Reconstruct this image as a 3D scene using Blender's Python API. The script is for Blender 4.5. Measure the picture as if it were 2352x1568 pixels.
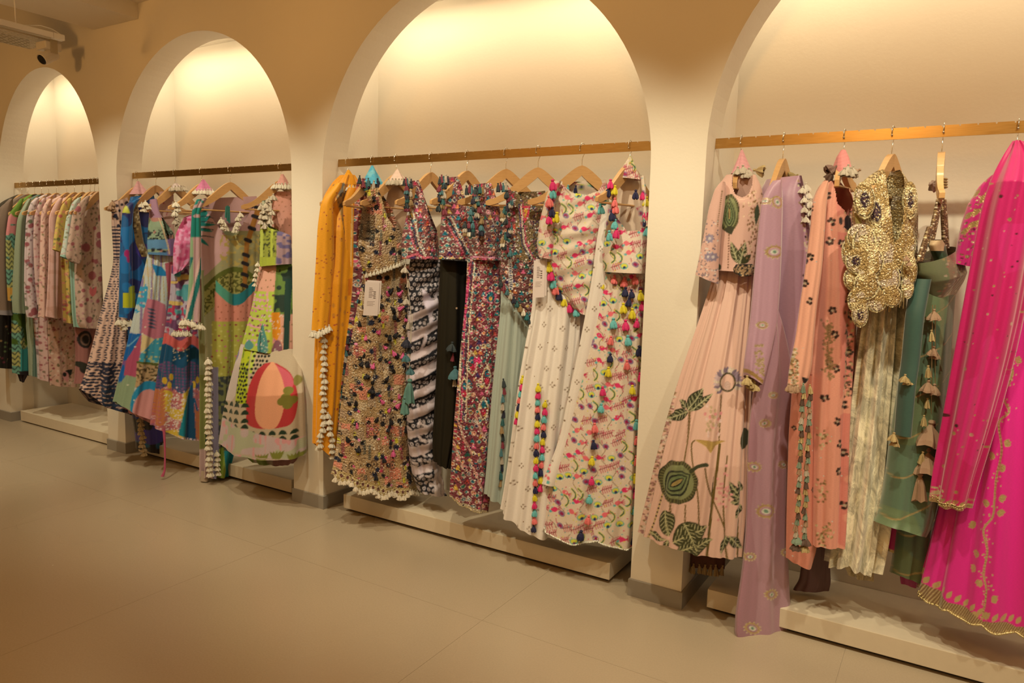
import bpy, bmesh, math, random
import numpy as np
from mathutils import Vector, Matrix
for o in list(bpy.data.objects): bpy.data.objects.remove(o)
scn = bpy.context.scene; COL = scn.collection
PI = math.pi
# ---------------------------------------------------------------- camera, world, lights, exposure
K = 0.92                                   # scale of the surveyed room (metres)
W, H, F = 2352, 1568, 1674.19
CAM = np.array([0.925, -2.962, 1.5]) * K
_yaw, _pitch, _roll = 0.5434, -0.1175, 0.0277
_cy, _sy = math.cos(_yaw), math.sin(_yaw)
FWD = np.array([-_sy * math.cos(_pitch), _cy * math.cos(_pitch), math.sin(_pitch)])
_r = np.array([_cy, _sy, 0.0]); _u = np.cross(_r, FWD)
RGT = math.cos(_roll) * _r + math.sin(_roll) * _u
UPV = -math.sin(_roll) * _r + math.cos(_roll) * _u
cam_d = bpy.data.cameras.new('camera'); cam_o = bpy.data.objects.new('camera', cam_d); COL.objects.link(cam_o)
cam_d.sensor_width = 36.0; cam_d.lens = 36.0 * F / W; cam_d.clip_start = 0.05
cam_o.matrix_world = Matrix(((RGT[0], UPV[0], -FWD[0], CAM[0]), (RGT[1], UPV[1], -FWD[1], CAM[1]), (RGT[2], UPV[2], -FWD[2], CAM[2]), (0, 0, 0, 1)))
scn.camera = cam_o
scn.view_settings.view_transform = 'Standard'; scn.view_settings.look = 'None'
scn.view_settings.gamma = 1.0; scn.view_settings.use_curve_mapping = False
scn.view_settings.exposure = 0.0
wd = bpy.data.worlds.new('world'); scn.world = wd; wd.use_nodes = True
wd.node_tree.nodes['Background'].inputs[0].default_value = (1.0, 0.74, 0.45, 1)
wd.node_tree.nodes['Background'].inputs[1].default_value = 0.12
WARM = (1.0, 0.86, 0.56); AMBER = (1.0, 0.48, 0.12)
def lamp(name, kind, loc, tgt, power, **kw):
    l = bpy.data.lights.new(name, kind); l.energy = power; l.color = kw.pop('color', WARM)
    for k, v in kw.items(): setattr(l, k, v)
    o = bpy.data.objects.new(name, l); COL.objects.link(o); o.location = loc
    o.rotation_euler = (Vector(tgt) - Vector(loc)).to_track_quat('-Z', 'Y').to_euler()
    return o
SPOTX = [-5.3, -4.1, -2.95, -1.75, -0.65, 0.35, 1.3, 2.2]
for i, x in enumerate(SPOTX):              # ceiling track heads in front of the arcade
    lamp('track_spot', 'SPOT', (x * K + .25, -1.14, 2.72), (x * K - .05, .05, 0.62), 79, spot_size=math.radians(74), spot_blend=.75, shadow_soft_size=.035)
for x in (-4.6, -2.2, .3, 2.2):           # broad amber fill lamps added over the shop floor, no fixtures there
    lamp('room_fill', 'AREA', (x, -2.7, 2.75), (x, -2.7, 0), 11, shape='DISK', size=.9, color=AMBER)
for x in (-5.4, -4.0, -2.6, -1.2, .2, 1.6):           # added amber spots standing in for bounced light on the wall above the arches
    lamp('upper_wall_fill', 'SPOT', (x + .3, -2.3, 2.35), (x, 0, 2.62), 42 if x > -3 else 31, spot_size=math.radians(58), spot_blend=1.0, shadow_soft_size=.12, color=AMBER)
lamp('room_glow', 'AREA', (-1.8, -5.2, 2.5), (-1.8, 0, 1.2), 15, shape='RECTANGLE', size=6.0, size_y=1.0, color=(1, .56, .22))  # added frontal fill from the aisle side, not a real lamp
# (the niche strip lights are added with the niches)

# ---------------------------------------------------------------- helpers
def ray(px, py): return FWD + (px - W / 2) / F * RGT - (py - H / 2) / F * UPV
def onY(px, py, Y):
    k = ray(px, py); return CAM + k * (Y - CAM[1]) / k[1]
def onZ(px, py, Z):
    k = ray(px, py); return CAM + k * (Z - CAM[2]) / k[2]
ILL = np.array([1.0, .74, .43])
def lin(c):
    c = np.asarray(c, float) / 255.; return np.where(c <= .04045, c / 12.92, ((c + .055) / 1.055) ** 2.4)
def ph(c, gain=1.0):                       # colour read under the warm lamps -> colour of the thing itself
    return np.clip(lin(c) / ILL * gain * .98 * globals().get('GAIN', 1.0), 0.004, .88)
def tag(o, label=None, cat=None, group=None, kind=None):
    if label: o['label'] = label
    if cat: o['category'] = cat
    if group: o['group'] = group
    if kind: o['kind'] = kind
    return o
def empty(name, loc):
    o = bpy.data.objects.new(name, None); COL.objects.link(o); o.location = loc; o.empty_display_size = .05; return o
def link(name, me, mat=None, parent=None, loc=None):
    o = bpy.data.objects.new(name, me); COL.objects.link(o)
    if mat is not None and len(me.materials) == 0: me.materials.append(mat)
    if parent is not None: o.parent = parent
    if loc is not None: o.location = loc
    return o
def arrmesh(name, V, Q, cols=None, uv=None, smooth=True):
    me = bpy.data.meshes.new(name); V = np.asarray(V, np.float32); Q = np.asarray(Q, np.int32)
    n = Q.shape[1]
    me.vertices.add(len(V)); me.vertices.foreach_set('co', V.ravel())
    me.loops.add(Q.size); me.loops.foreach_set('vertex_index', Q.ravel())
    me.polygons.add(len(Q)); me.polygons.foreach_set('loop_start', np.arange(len(Q), dtype=np.int32) * n)
    try: me.polygons.foreach_set('loop_total', np.full(len(Q), n, np.int32))
    except Exception: pass
    me.polygons.foreach_set('use_smooth', np.full(len(Q), smooth))
    if cols is not None:
        a = me.color_attributes.new('Col', 'FLOAT_COLOR', 'POINT'); a.data.foreach_set('color', np.asarray(cols, np.float32).ravel())
    if uv is not None:
        l = me.uv_layers.new(name='UVMap'); l.data.foreach_set('uv', np.asarray(uv, np.float32)[Q.ravel()].ravel())
    me.update(calc_edges=True); me.validate(); return me
def bm_mesh(name, bm, smooth=False):
    me = bpy.data.meshes.new(name); bm.normal_update(); bm.to_mesh(me); bm.free()
    if smooth:
        for p in me.polygons: p.use_smooth = True
    return me
def boxm(name, lo, hi, bev=0.0, seg=2):
    bm = bmesh.new(); bmesh.ops.create_cube(bm, size=1)
    for v in bm.verts:
        v.co = Vector([(lo[i] + hi[i]) / 2 + v.co[i] * (hi[i] - lo[i]) for i in range(3)])
    if bev: bmesh.ops.bevel(bm, geom=bm.edges[:] , offset=bev, segments=seg, affect='EDGES', profile=.6)
    return bm_mesh(name, bm, False)
def pipe(pts, r, n=6, taper=None):
    """verts, quads of a round tube through pts"""
    pts = np.asarray(pts, float); m = len(pts); V = []; Q = []
    for i in range(m):
        t = pts[min(i + 1, m - 1)] - pts[max(i - 1, 0)]; t /= np.linalg.norm(t) + 1e-9
        a = np.cross(t, [0.31, 0.2, 0.93]); a /= np.linalg.norm(a) + 1e-9; b = np.cross(t, a)
        rr = r[i] if hasattr(r, '__len__') else r
        for k in range(n):
            V.append(pts[i] + rr * (math.cos(2 * PI * k / n) * a + math.sin(2 * PI * k / n) * b))
    for i in range(m - 1):
        for k in range(n): Q.append((i * n + k, i * n + (k + 1) % n, (i + 1) * n + (k + 1) % n, (i + 1) * n + k))
    return V, Q
def lathe(prof, n=8):
    V = []; Q = []
    for z, r in prof:
        for k in range(n): V.append((r * math.cos(2 * PI * k / n), r * math.sin(2 * PI * k / n), z))
    for i in range(len(prof) - 1):
        for k in range(n): Q.append((i * n + k, i * n + (k + 1) % n, (i + 1) * n + (k + 1) % n, (i + 1) * n + k))
    return V, Q

# ---------------------------------------------------------------- materials
def newmat(name):
    m = bpy.data.materials.new(name); m.use_nodes = True; nt = m.node_tree
    return m, nt, nt.nodes['Principled BSDF']
def N(nt, t, **kw):
    n = nt.nodes.new(t)
    for k, v in kw.items(): setattr(n, k, v)
    return n
def mixc(nt, f, a, b, mode='MIX'):
    n = nt.nodes.new('ShaderNodeMix'); n.data_type = 'RGBA'; n.blend_type = mode
    for i, v in ((0, f), (6, a), (7, b)):
        if hasattr(v, 'links') or hasattr(v, 'is_linked'): nt.links.new(v, n.inputs[i])
        elif i == 0: n.inputs[0].default_value = v
        else: n.inputs[i].default_value = (*v, 1) if len(v) == 3 else v
    return n.outputs[2]
def mth(nt, op, a, b=None, c=None):
    n = nt.nodes.new('ShaderNodeMath'); n.operation = op
    for i, v in enumerate((a, b, c)):
        if v is None: continue
        if hasattr(v, 'is_linked'): nt.links.new(v, n.inputs[i])
        else: n.inputs[i].default_value = v
    return n.outputs[0]
def plain(name, col, rough=.6, metal=0, noise=0, nscale=8, bump=0, spec=.5, bscale=None, emit=None, coat=0):
    m, nt, p = newmat(name); L = nt.links
    p.inputs['Roughness'].default_value = rough; p.inputs['Metallic'].default_value = metal
    p.inputs['Specular IOR Level'].default_value = spec; p.inputs['Coat Weight'].default_value = coat
    tc = N(nt, 'ShaderNodeTexCoord'); nz = N(nt, 'ShaderNodeTexNoise'); nz.inputs['Scale'].default_value = nscale; nz.inputs['Detail'].default_value = 5
    L.new(tc.outputs['Object'], nz.inputs['Vector'])
    c = np.array(col, float)
    if noise:
        out = mixc(nt, nz.outputs[0], tuple(np.clip(c * (1 - noise), 0, 1)), tuple(np.clip(c * (1 + noise), 0, 1))); L.new(out, p.inputs['Base Color'])
    else: p.inputs['Base Color'].default_value = (*c, 1)
    if bump:
        n2 = N(nt, 'ShaderNodeTexNoise'); n2.inputs['Scale'].default_value = bscale or nscale * 12; n2.inputs['Detail'].default_value = 4
        L.new(tc.outputs['Object'], n2.inputs['Vector'])
        b = N(nt, 'ShaderNodeBump'); b.inputs['Strength'].default_value = bump; b.inputs['Distance'].default_value = .004
        L.new(n2.outputs[0], b.inputs['Height']); L.new(b.outputs[0], p.inputs['Normal'])
    if emit: p.inputs['Emission Color'].default_value = (*emit[:3], 1); p.inputs['Emission Strength'].default_value = emit[3]
    return m
M = {}
M['plaster'] = plain('painted_plaster', (.80, .765, .70), .85, noise=.035, nscale=2.5, bump=.12, bscale=70, spec=.2)
M['ceil'] = plain('ceiling_paint', (.78, .74, .66), .9, noise=.02, spec=.2)
M['skirt'] = plain('grey_stone_skirting', (.30, .28, .255), .45, noise=.06, nscale=9, bump=.05)
M['plinth'] = plain('beige_laminate', (.66, .59, .48), .5, noise=.05, nscale=30, bump=.05, bscale=300)
M['dark'] = plain('dark_recess', (.03, .028, .025), .8)
M['white'] = plain('white_powder_coat', (.78, .74, .68), .45)
M['tray'] = plain('galvanised_tray', (.50, .45, .34), .5, metal=.2, noise=.05)
M['black'] = plain('black_glass', (.01, .01, .012), .15)
M['chrome'] = plain('polished_steel', (.75, .74, .72), .22, metal=1)
M['steelbar'] = M['chrome']
# polished screed floor
m, nt, p = newmat('polished_screed'); L = nt.links
tc = N(nt, 'ShaderNodeTexCoord'); a = N(nt, 'ShaderNodeTexNoise'); a.inputs['Scale'].default_value = .8; a.inputs['Detail'].default_value = 2
b = N(nt, 'ShaderNodeTexNoise'); b.inputs['Scale'].default_value = 160; b.inputs['Detail'].default_value = 3
L.new(tc.outputs['Object'], a.inputs['Vector']); L.new(tc.outputs['Object'], b.inputs['Vector'])
c1 = mixc(nt, a.outputs[0], (.41, .342, .26), (.45, .378, .29)); c2 = mixc(nt, .10, c1, b.outputs[0], 'OVERLAY'); L.new(c2, p.inputs['Base Color'])
rr = N(nt, 'ShaderNodeMapRange'); rr.inputs[3].default_value = .22; rr.inputs[4].default_value = .32; L.new(a.outputs[0], rr.inputs[0]); L.new(rr.outputs[0], p.inputs['Roughness'])
M['floor'] = m
M['grout'] = plain('floor_joint', (.42, .355, .28), .6)
# brushed brass
m, nt, p = newmat('brushed_brass'); L = nt.links
tc = N(nt, 'ShaderNodeTexCoord'); mp = N(nt, 'ShaderNodeMapping'); mp.inputs['Scale'].default_value = (3, 90, 90); L.new(tc.outputs['Object'], mp.inputs[0])
nz = N(nt, 'ShaderNodeTexNoise'); nz.inputs['Scale'].default_value = 6; nz.inputs['Detail'].default_value = 5; L.new(mp.outputs[0], nz.inputs['Vector'])
cc = mixc(nt, nz.outputs[0], (.34, .20, .06), (.60, .40, .16)); L.new(cc, p.inputs['Base Color']); p.inputs['Metallic'].default_value = 1
rr = N(nt, 'ShaderNodeMapRange'); rr.inputs[3].default_value = .24; rr.inputs[4].default_value = .42; L.new(nz.outputs[0], rr.inputs[0]); L.new(rr.outputs[0], p.inputs['Roughness'])
M['brass'] = m
# hanger wood
def wood(name, c1, c2):
    m, nt, p = newmat(name); L = nt.links
    tc = N(nt, 'ShaderNodeTexCoord'); mp = N(nt, 'ShaderNodeMapping'); mp.inputs['Scale'].default_value = (14, 14, 80); L.new(tc.outputs['Object'], mp.inputs[0])
    nz = N(nt, 'ShaderNodeTexNoise'); nz.inputs['Scale'].default_value = 1.6; nz.inputs['Detail'].default_value = 4; nz.inputs['Distortion'].default_value = .6; L.new(mp.outputs[0], nz.inputs['Vector'])
    L.new(mixc(nt, nz.outputs[0], c1, c2), p.inputs['Base Color']); p.inputs['Roughness'].default_value = .38; p.inputs['Coat Weight'].default_value = .25
    return m
M['wood'] = wood('varnished_beech', (.52, .29, .115), (.68, .43, .20)); M['wood2'] = wood('darker_varnished_beech', (.40, .21, .09), (.55, .32, .15))
M['gold'] = plain('gold_metal_thread', tuple(ph((222, 184, 112))), .35, metal=.85)
M['bead'] = plain('pearl_beads', tuple(ph((232, 208, 160))), .25, metal=.25)
M['paper'] = plain('tag_paper', tuple(ph((226, 190, 152))), .7); M['ink'] = plain('tag_ink', tuple(ph((120, 92, 70))), .7)

FAB = {}
def fabric(key, rough=.75, sheen=.25, slub=0.0, weave=.10, dots=None, mosaic=None, velvet=0, bump=.15, glint=0.0, alpha=None, spec=.35, aniso=0):
    """woven cloth: print from the mesh colour attribute (alpha = metal thread), weave, slub, small all-over motifs in UV"""
    if key in FAB: return FAB[key]
    m, nt, p = newmat('cloth_' + key); L = nt.links
    at = N(nt, 'ShaderNodeAttribute', attribute_name='Col'); uv = N(nt, 'ShaderNodeUVMap', uv_map='UVMap')
    col = at.outputs['Color']; metal = at.outputs['Alpha']
    hgt = None
    if mosaic:
        sc, pal, amt, sc2 = mosaic
        ms = N(nt, 'ShaderNodeMapping'); ms.inputs['Scale'].default_value = (sc, sc * .85, 1); L.new(uv.outputs[0], ms.inputs[0])
        vo = N(nt, 'ShaderNodeTexVoronoi'); vo.inputs['Scale'].default_value = 1; L.new(ms.outputs[0], vo.inputs['Vector'])
        sep = N(nt, 'ShaderNodeSeparateColor'); L.new(vo.outputs['Color'], sep.inputs[0])
        cr = N(nt, 'ShaderNodeValToRGB'); cr.color_ramp.interpolation = 'CONSTANT'; e = cr.color_ramp.elements
        for i, c in enumerate(pal):
            pos = i / len(pal); el = e[i] if i < 2 else e.new(pos); el.position = pos; el.color = (*ph(c), 1)
        L.new(sep.outputs[0], cr.inputs[0])
        gate = mth(nt, 'LESS_THAN', sep.outputs[1], amt)
        edge = mth(nt, 'LESS_THAN', vo.outputs['Distance'], .42)
        col = mixc(nt, mth(nt, 'MULTIPLY', gate, edge), col, cr.outputs[0])
        hgt = vo.outputs['Distance']
        if sc2:
            v2 = N(nt, 'ShaderNodeTexVoronoi'); v2.inputs['Scale'].default_value = sc2; L.new(uv.outputs[0], v2.inputs['Vector'])
            s2 = N(nt, 'ShaderNodeSeparateColor'); L.new(v2.outputs['Color'], s2.inputs[0])
            k = mth(nt, 'MULTIPLY', mth(nt, 'LESS_THAN', s2.outputs[2], .16), mth(nt, 'LESS_THAN', v2.outputs['Distance'], .4))
            col = mixc(nt, mth(nt, 'MULTIPLY', k, .8), col, tuple(ph((215, 190, 150))))
    if dots:
        sp, rad, dc, dm = dots
        v3 = N(nt, 'ShaderNodeTexVoronoi'); v3.inputs['Scale'].default_value = sp; v3.inputs['Randomness'].default_value = .55; L.new(uv.outputs[0], v3.inputs['Vector'])
        k = mth(nt, 'LESS_THAN', v3.outputs['Distance'], rad); col = mixc(nt, k, col, tuple(ph(dc)))
        metal = mth(nt, 'MAXIMUM', metal, mth(nt, 'MULTIPLY', k, dm))
    wn = N(nt, 'ShaderNodeTexNoise'); wn.inputs['Scale'].default_value = 6; wn.inputs['Detail'].default_value = 3
    wm = N(nt, 'ShaderNodeMapping'); wm.inputs['Scale'].default_value = (1, 1, 1) if not slub else (.35, 2.2, 1); L.new(uv.outputs[0], wm.inputs[0]); L.new(wm.outputs[0], wn.inputs['Vector'])
    wr = N(nt, 'ShaderNodeMapRange'); wr.inputs[3].default_value = 1 - weave - slub; wr.inputs[4].default_value = 1 + weave + slub; wr.inputs[1].default_value = .25; wr.inputs[2].default_value = .75
    L.new(wn.outputs[0], wr.inputs[0])
    vm = N(nt, 'ShaderNodeVectorMath', operation='SCALE'); L.new(col, vm.inputs[0]); L.new(wr.outputs[0], vm.inputs['Scale']); col = vm.outputs[0]
    if velvet:
        v4 = N(nt, 'ShaderNodeTexNoise'); v4.inputs['Scale'].default_value = .42; v4.inputs['Detail'].default_value = 8; v4.inputs['Roughness'].default_value = .78; v4.inputs['Distortion'].default_value = .8
        w4 = N(nt, 'ShaderNodeMapping'); w4.inputs['Scale'].default_value = (1.6, .55, 1); L.new(uv.outputs[0], w4.inputs[0]); L.new(w4.outputs[0], v4.inputs['Vector'])
        r4 = N(nt, 'ShaderNodeMapRange'); r4.inputs[1].default_value = .40; r4.inputs[2].default_value = .60; r4.inputs[3].default_value = 1 - velvet; r4.inputs[4].default_value = 1 + velvet; L.new(v4.outputs[0], r4.inputs[0])
        v5 = N(nt, 'ShaderNodeVectorMath', operation='SCALE'); L.new(col, v5.inputs[0]); L.new(r4.outputs[0], v5.inputs['Scale']); col = v5.outputs[0]
    L.new(col, p.inputs['Base Color'])
    L.new(mth(nt, 'MULTIPLY', metal, .8), p.inputs['Metallic'])
    rg = N(nt, 'ShaderNodeMapRange'); rg.inputs[3].default_value = rough; rg.inputs[4].default_value = .34; L.new(metal, rg.inputs[0]); L.new(rg.outputs[0], p.inputs['Roughness'])
    p.inputs['Sheen Weight'].default_value = sheen; p.inputs['Sheen Roughness'].default_value = .4; p.inputs['Specular IOR Level'].default_value = spec
    # relief: weave everywhere, coarser beads where there is metal thread
    bn = N(nt, 'ShaderNodeTexVoronoi'); bn.inputs['Scale'].default_value = 2.6; L.new(uv.outputs[0], bn.inputs['Vector'])
    h = mth(nt, 'ADD', mth(nt, 'MULTIPLY', wn.outputs[0], .25), mth(nt, 'MULTIPLY', mth(nt, 'MULTIPLY', bn.outputs['Distance'], metal), 2.0))
    if hgt is not None: h = mth(nt, 'SUBTRACT', h, mth(nt, 'MULTIPLY', hgt, 1.2))
    bm_ = N(nt, 'ShaderNodeBump'); bm_.inputs['Strength'].default_value = bump; bm_.inputs['Distance'].default_value = .006
    L.new(h, bm_.inputs['Height']); L.new(bm_.outputs[0], p.inputs['Normal'])
    if alpha is not None: p.inputs['Alpha'].default_value = alpha
    FAB[key] = m; return m

# ---------------------------------------------------------------- painting of prints and embroidery (per vertex, in the cloth's own flat pattern)
def vn(x, y, s, seed=0):
    x = x / s; y = y / s; xi = np.floor(x).astype(np.int64); yi = np.floor(y).astype(np.int64); fx = x - xi; fy = y - yi
    fx = fx * fx * (3 - 2 * fx); fy = fy * fy * (3 - 2 * fy)
    def h(a, b): q = np.sin(a * 127.1 + b * 311.7 + seed * 74.7) * 43758.5453; return q - np.floor(q)
    return (h(xi, yi) * (1 - fx) + h(xi + 1, yi) * fx) * (1 - fy) + (h(xi, yi + 1) * (1 - fx) + h(xi + 1, yi + 1) * fx) * fy
class Pt:
    def __init__(s, x, y, seed=0):
        s.x = x; s.y = y; s.c = np.zeros((len(x), 4)); s.r = random.Random(seed); s.seed = seed
    def near(s, cx, cy, R): return np.nonzero((np.abs(s.x - cx) < R) & (np.abs(s.y - cy) < R))[0]
    def fill(s, col): s.c[:, :3] = ph(col); s.c[:, 3] = 0; return s
    def put(s, idx, col, metal=0.0):
        s.c[idx, :3] = ph(col); s.c[idx, 3] = metal
    def where(s, mask, col, metal=0.0): s.put(np.nonzero(mask)[0], col, metal)
    def ell(s, cx, cy, rx, ry, col, rot=0, metal=0.0, wob=0):
        i = s.near(cx, cy, max(rx, ry) * 1.3 + 1); dx = s.x[i] - cx; dy = s.y[i] - cy; c, q = math.cos(rot), math.sin(rot)
        a = (dx * c + dy * q) / rx; b = (-dx * q + dy * c) / ry; d = a * a + b * b
        if wob: d = d * (1 + wob * np.cos(np.arctan2(b, a) * 7))
        s.put(i[d < 1], col, metal)
    def ring(s, cx, cy, rx, ry, w, col, metal=0.0, rot=0):
        i = s.near(cx, cy, max(rx, ry) * 1.3 + 1); dx = s.x[i] - cx; dy = s.y[i] - cy; c, q = math.cos(rot), math.sin(rot)
        d = np.sqrt(((dx * c + dy * q) / rx) ** 2 + ((-dx * q + dy * c) / ry) ** 2); s.put(i[(d < 1) & (d > 1 - w)], col, metal)
    def leaf(s, x0, y0, x1, y1, w, col, metal=0.0, vein=None):
        mx, my = (x0 + x1) / 2, (y0 + y1) / 2; Ln = math.hypot(x1 - x0, y1 - y0) + 1e-6
        i = s.near(mx, my, Ln * .6 + w); tx, ty = (x1 - x0) / Ln, (y1 - y0) / Ln
        a = ((s.x[i] - x0) * tx + (s.y[i] - y0) * ty) / Ln; b = (-(s.x[i] - x0) * ty + (s.y[i] - y0) * tx) / w
        ins = (a > 0) & (a < 1); prof = np.where(ins, np.sin(PI * np.clip(a, 0, 1) ** .8), 0)
        s.put(i[ins & (np.abs(b) < prof)], col, metal)
        if vein:
            s.put(i[ins & (np.abs(b) < prof) & (np.abs(b) * w < 1.3)], vein, .6)
            s.put(i[ins & (np.abs(b) < prof * .8) & (np.abs(((a * Ln - np.abs(b) * w * .9) / 9) % 1 - .5) < .10)], vein, .5)
    def poly(s, pts, col, metal=0.0):
        s.put(np.nonzero(inpoly(s.x, s.y, pts))[0], col, metal)
    def line(s, pts, w, col, metal=0.0, dash=0):
        for (x0, y0), (x1, y1) in zip(pts[:-1], pts[1:]):
            Ln = math.hypot(x1 - x0, y1 - y0) + 1e-6; i = s.near((x0 + x1) / 2, (y0 + y1) / 2, Ln / 2 + w)
            t = np.clip(((s.x[i] - x0) * (x1 - x0) + (s.y[i] - y0) * (y1 - y0)) / Ln ** 2, 0, 1)
            d = np.hypot(s.x[i] - x0 - t * (x1 - x0), s.y[i] - y0 - t * (y1 - y0)); k = d < w / 2
            if dash: k &= ((t * Ln / dash) % 1) < .6
            s.put(i[k], col, metal)
    def grid(s, dx, dy, jit=.3, stag=True, box=None):
        x0, x1, y0, y1 = box or (s.x.min(), s.x.max(), s.y.min(), s.y.max()); r = 0; y = y0 + dy / 2
        while y < y1:
            x = x0 + (dx / 2 if (r % 2 and stag) else 0)
            while x < x1 + dx:
                yield x + s.r.uniform(-jit, jit) * dx, y + s.r.uniform(-jit, jit) * dy
                x += dx
            y += dy; r += 1
    def flower(s, cx, cy, r, col, mid, n=6, metal=0.0):
        a0 = s.r.uniform(0, 6)
        for k in range(n):
            a = a0 + 2 * PI * k / n; s.leaf(cx, cy, cx + r * math.cos(a), cy + r * math.sin(a), r * .34, col, metal)
        s.ell(cx, cy, r * .3, r * .3, mid, metal=metal)
def inpoly(x, y, pts):
    r = np.zeros(len(x), bool); n = len(pts); j = n - 1
    for i in range(n):
        xi, yi = pts[i]; xj, yj = pts[j]
        if yi != yj:
            r ^= ((yi > y) != (yj > y)) & (x < (xj - xi) * (y - yi) / (yj - yi) + xi)
        j = i
    return r
def curve(pts, n=8):
    """smooth polyline (Catmull-Rom)"""
    P = [pts[0]] + list(pts) + [pts[-1]]; out = []
    for i in range(1, len(P) - 2):
        p0, p1, p2, p3 = [np.array(P[i + k], float) for k in (-1, 0, 1, 2)]
        for t in np.linspace(0, 1, n, endpoint=False):
            out.append(tuple(.5 * (2 * p1 + (p2 - p0) * t + (2 * p0 - 5 * p1 + 4 * p2 - p3) * t * t + (3 * p1 - p0 - 3 * p2 + p3) * t ** 3)))
    out.append(tuple(map(float, pts[-1]))); return out

# ---------------------------------------------------------------- room shell
Al, Ar, Bl, Br, Cl, Cr, Dr, Dl = [v * K for v in (-.2094, .0235, -2.3636, -2.1193, -4.3169, -4.0974, -5.7501, -5.97)]
TH = .1823 * K; NY = .4662 * K; NZ = 2.904 * K; TOP = 3.6 * K
A1R = Ar + 1.95 * K
BAYS = [dict(l=Ar, r=A1R, zs=1.95 * K, rz=.95 * K, rail=2.003 * K), dict(l=Br, r=Al, zs=1.89 * K, rz=.955 * K, rail=2.010 * K),
        dict(l=Cr, r=Bl, zs=1.93 * K, rz=.885 * K, rail=2.003 * K), dict(l=Dr, r=Cl, zs=1.92 * K, rz=.87 * K, rail=1.978 * K)]
RY = .1183 * K
def arcade():
    bm = bmesh.new(); cols = []
    def vv(x, y, z): return bm.verts.new((x, y, z))
    def quad(*p): bm.faces.new([vv(*q) for q in p])
    x0, x1 = -8.5, A1R + 1.2
    piers = [(x0, Dr), (Cl, Cr), (Bl, Br), (Al, Ar), (A1R, x1)]
    for a, b in piers:
        for y, f in ((0, 1), (TH, -1)):
            q = [(a, y, 0), (b, y, 0), (b, y, TOP), (a, y, TOP)]; quad(*(q if f > 0 else q[::-1]))
    for B in BAYS:
        l, r, zs, rz = B['l'], B['r'], B['zs'], B['rz']; n = 56; c = (l + r) / 2; rx = (r - l) / 2
        P = [(c - rx * math.cos(PI * i / n), zs + rz * math.sin(PI * i / n)) for i in range(n + 1)]
        for (xa, za), (xb, zb) in zip(P[:-1], P[1:]):
            quad((xa, 0, za), (xb, 0, zb), (xb, 0, TOP), (xa, 0, TOP)); quad((xb, TH, zb), (xa, TH, za), (xa, TH, TOP), (xb, TH, TOP))
            quad((xb, 0, zb), (xa, 0, za), (xa, TH, za), (xb, TH, zb))
        quad((l, 0, 0), (l, TH, 0), (l, TH, zs), (l, 0, zs)); quad((r, TH, 0), (r, 0, 0), (r, 0, zs), (r, TH, zs))
    bmesh.ops.remove_doubles(bm, verts=bm.verts, dist=1e-4)
    me = bm_mesh('wall_arcade', bm); tag(link('wall_arcade', me, M['plaster']), kind='structure')
arcade()
for i, B in enumerate(BAYS):               # the box of each niche: side walls, back, flat top
    l, r = B['l'] - .012, B['r'] + .012; bm = bmesh.new(); v = lambda *p: bm.verts.new(p)
    bm.faces.new([v(l, NY, 0), v(r, NY, 0), v(r, NY, NZ), v(l, NY, NZ)])
    bm.faces.new([v(l, TH, 0), v(l, NY, 0), v(l, NY, NZ), v(l, TH, NZ)]); bm.faces.new([v(r, NY, 0), v(r, TH, 0), v(r, TH, NZ), v(r, NY, NZ)])
    bm.faces.new([v(l, TH, NZ), v(l, NY, NZ), v(r, NY, NZ), v(r, TH, NZ)])
    bmesh.ops.remove_doubles(bm, verts=bm.verts, dist=1e-4)
    tag(link('wall_niche', bm_mesh('niche', bm), M['plaster']), kind='structure')
    w = B['r'] - B['l']
    o = lamp('niche_strip_light', 'AREA', ((l + r) / 2, TH + .05, NZ - .03), ((l + r) / 2, TH + .05, 0.6), 3.6 * w, shape='RECTANGLE', size=w * .92, size_y=.03, color=(1, .79, .50))
def skirting(name, pts, h=.0765 * K, t=.0075):
    """offset band along pier outline: pts = plan polyline, outward side on the left of travel reversed"""
    bm = bmesh.new(); n = len(pts); off = []
    for i in range(n):
        d = Vector((0, 0)); 
        for a, b in ((i - 1, i), (i, i + 1)):
            if a < 0 or b >= n: continue
            s = (Vector(pts[b]) - Vector(pts[a])).normalized(); d += Vector((s.y, -s.x))
        off.append(Vector(pts[i]) + d * t)
    for i in range(n - 1):
        a, b, c, d = off[i], off[i + 1], Vector(pts[i + 1]), Vector(pts[i])
        bm.faces.new([bm.verts.new(q) for q in ((a.x, a.y, 0), (b.x, b.y, 0), (b.x, b.y, h), (a.x, a.y, h))])
        bm.faces.new([bm.verts.new(q) for q in ((a.x, a.y, h), (b.x, b.y, h), (c.x, c.y, h + .003), (d.x, d.y, h + .003))])
    bmesh.ops.remove_doubles(bm, verts=bm.verts, dist=1e-5)
    tag(link(name, bm_mesh(name, bm), M['skirt']), kind='structure')
skirting('baseboard_right', [(Al, NY), (Al, 0), (Ar, 0), (Ar, NY)])
skirting('baseboard_middle', [(Bl, NY), (Bl, 0), (Br, 0), (Br, NY)])
skirting('baseboard_left', [(Cl, NY), (Cl, 0), (Cr, 0), (Cr, NY)])
skirting('baseboard_far', [(-8.4, 0), (Dr, 0), (Dr, NY)])
skirting('baseboard_near', [(A1R, NY), (A1R, 0), (A1R + 1.1, 0)])
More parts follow.
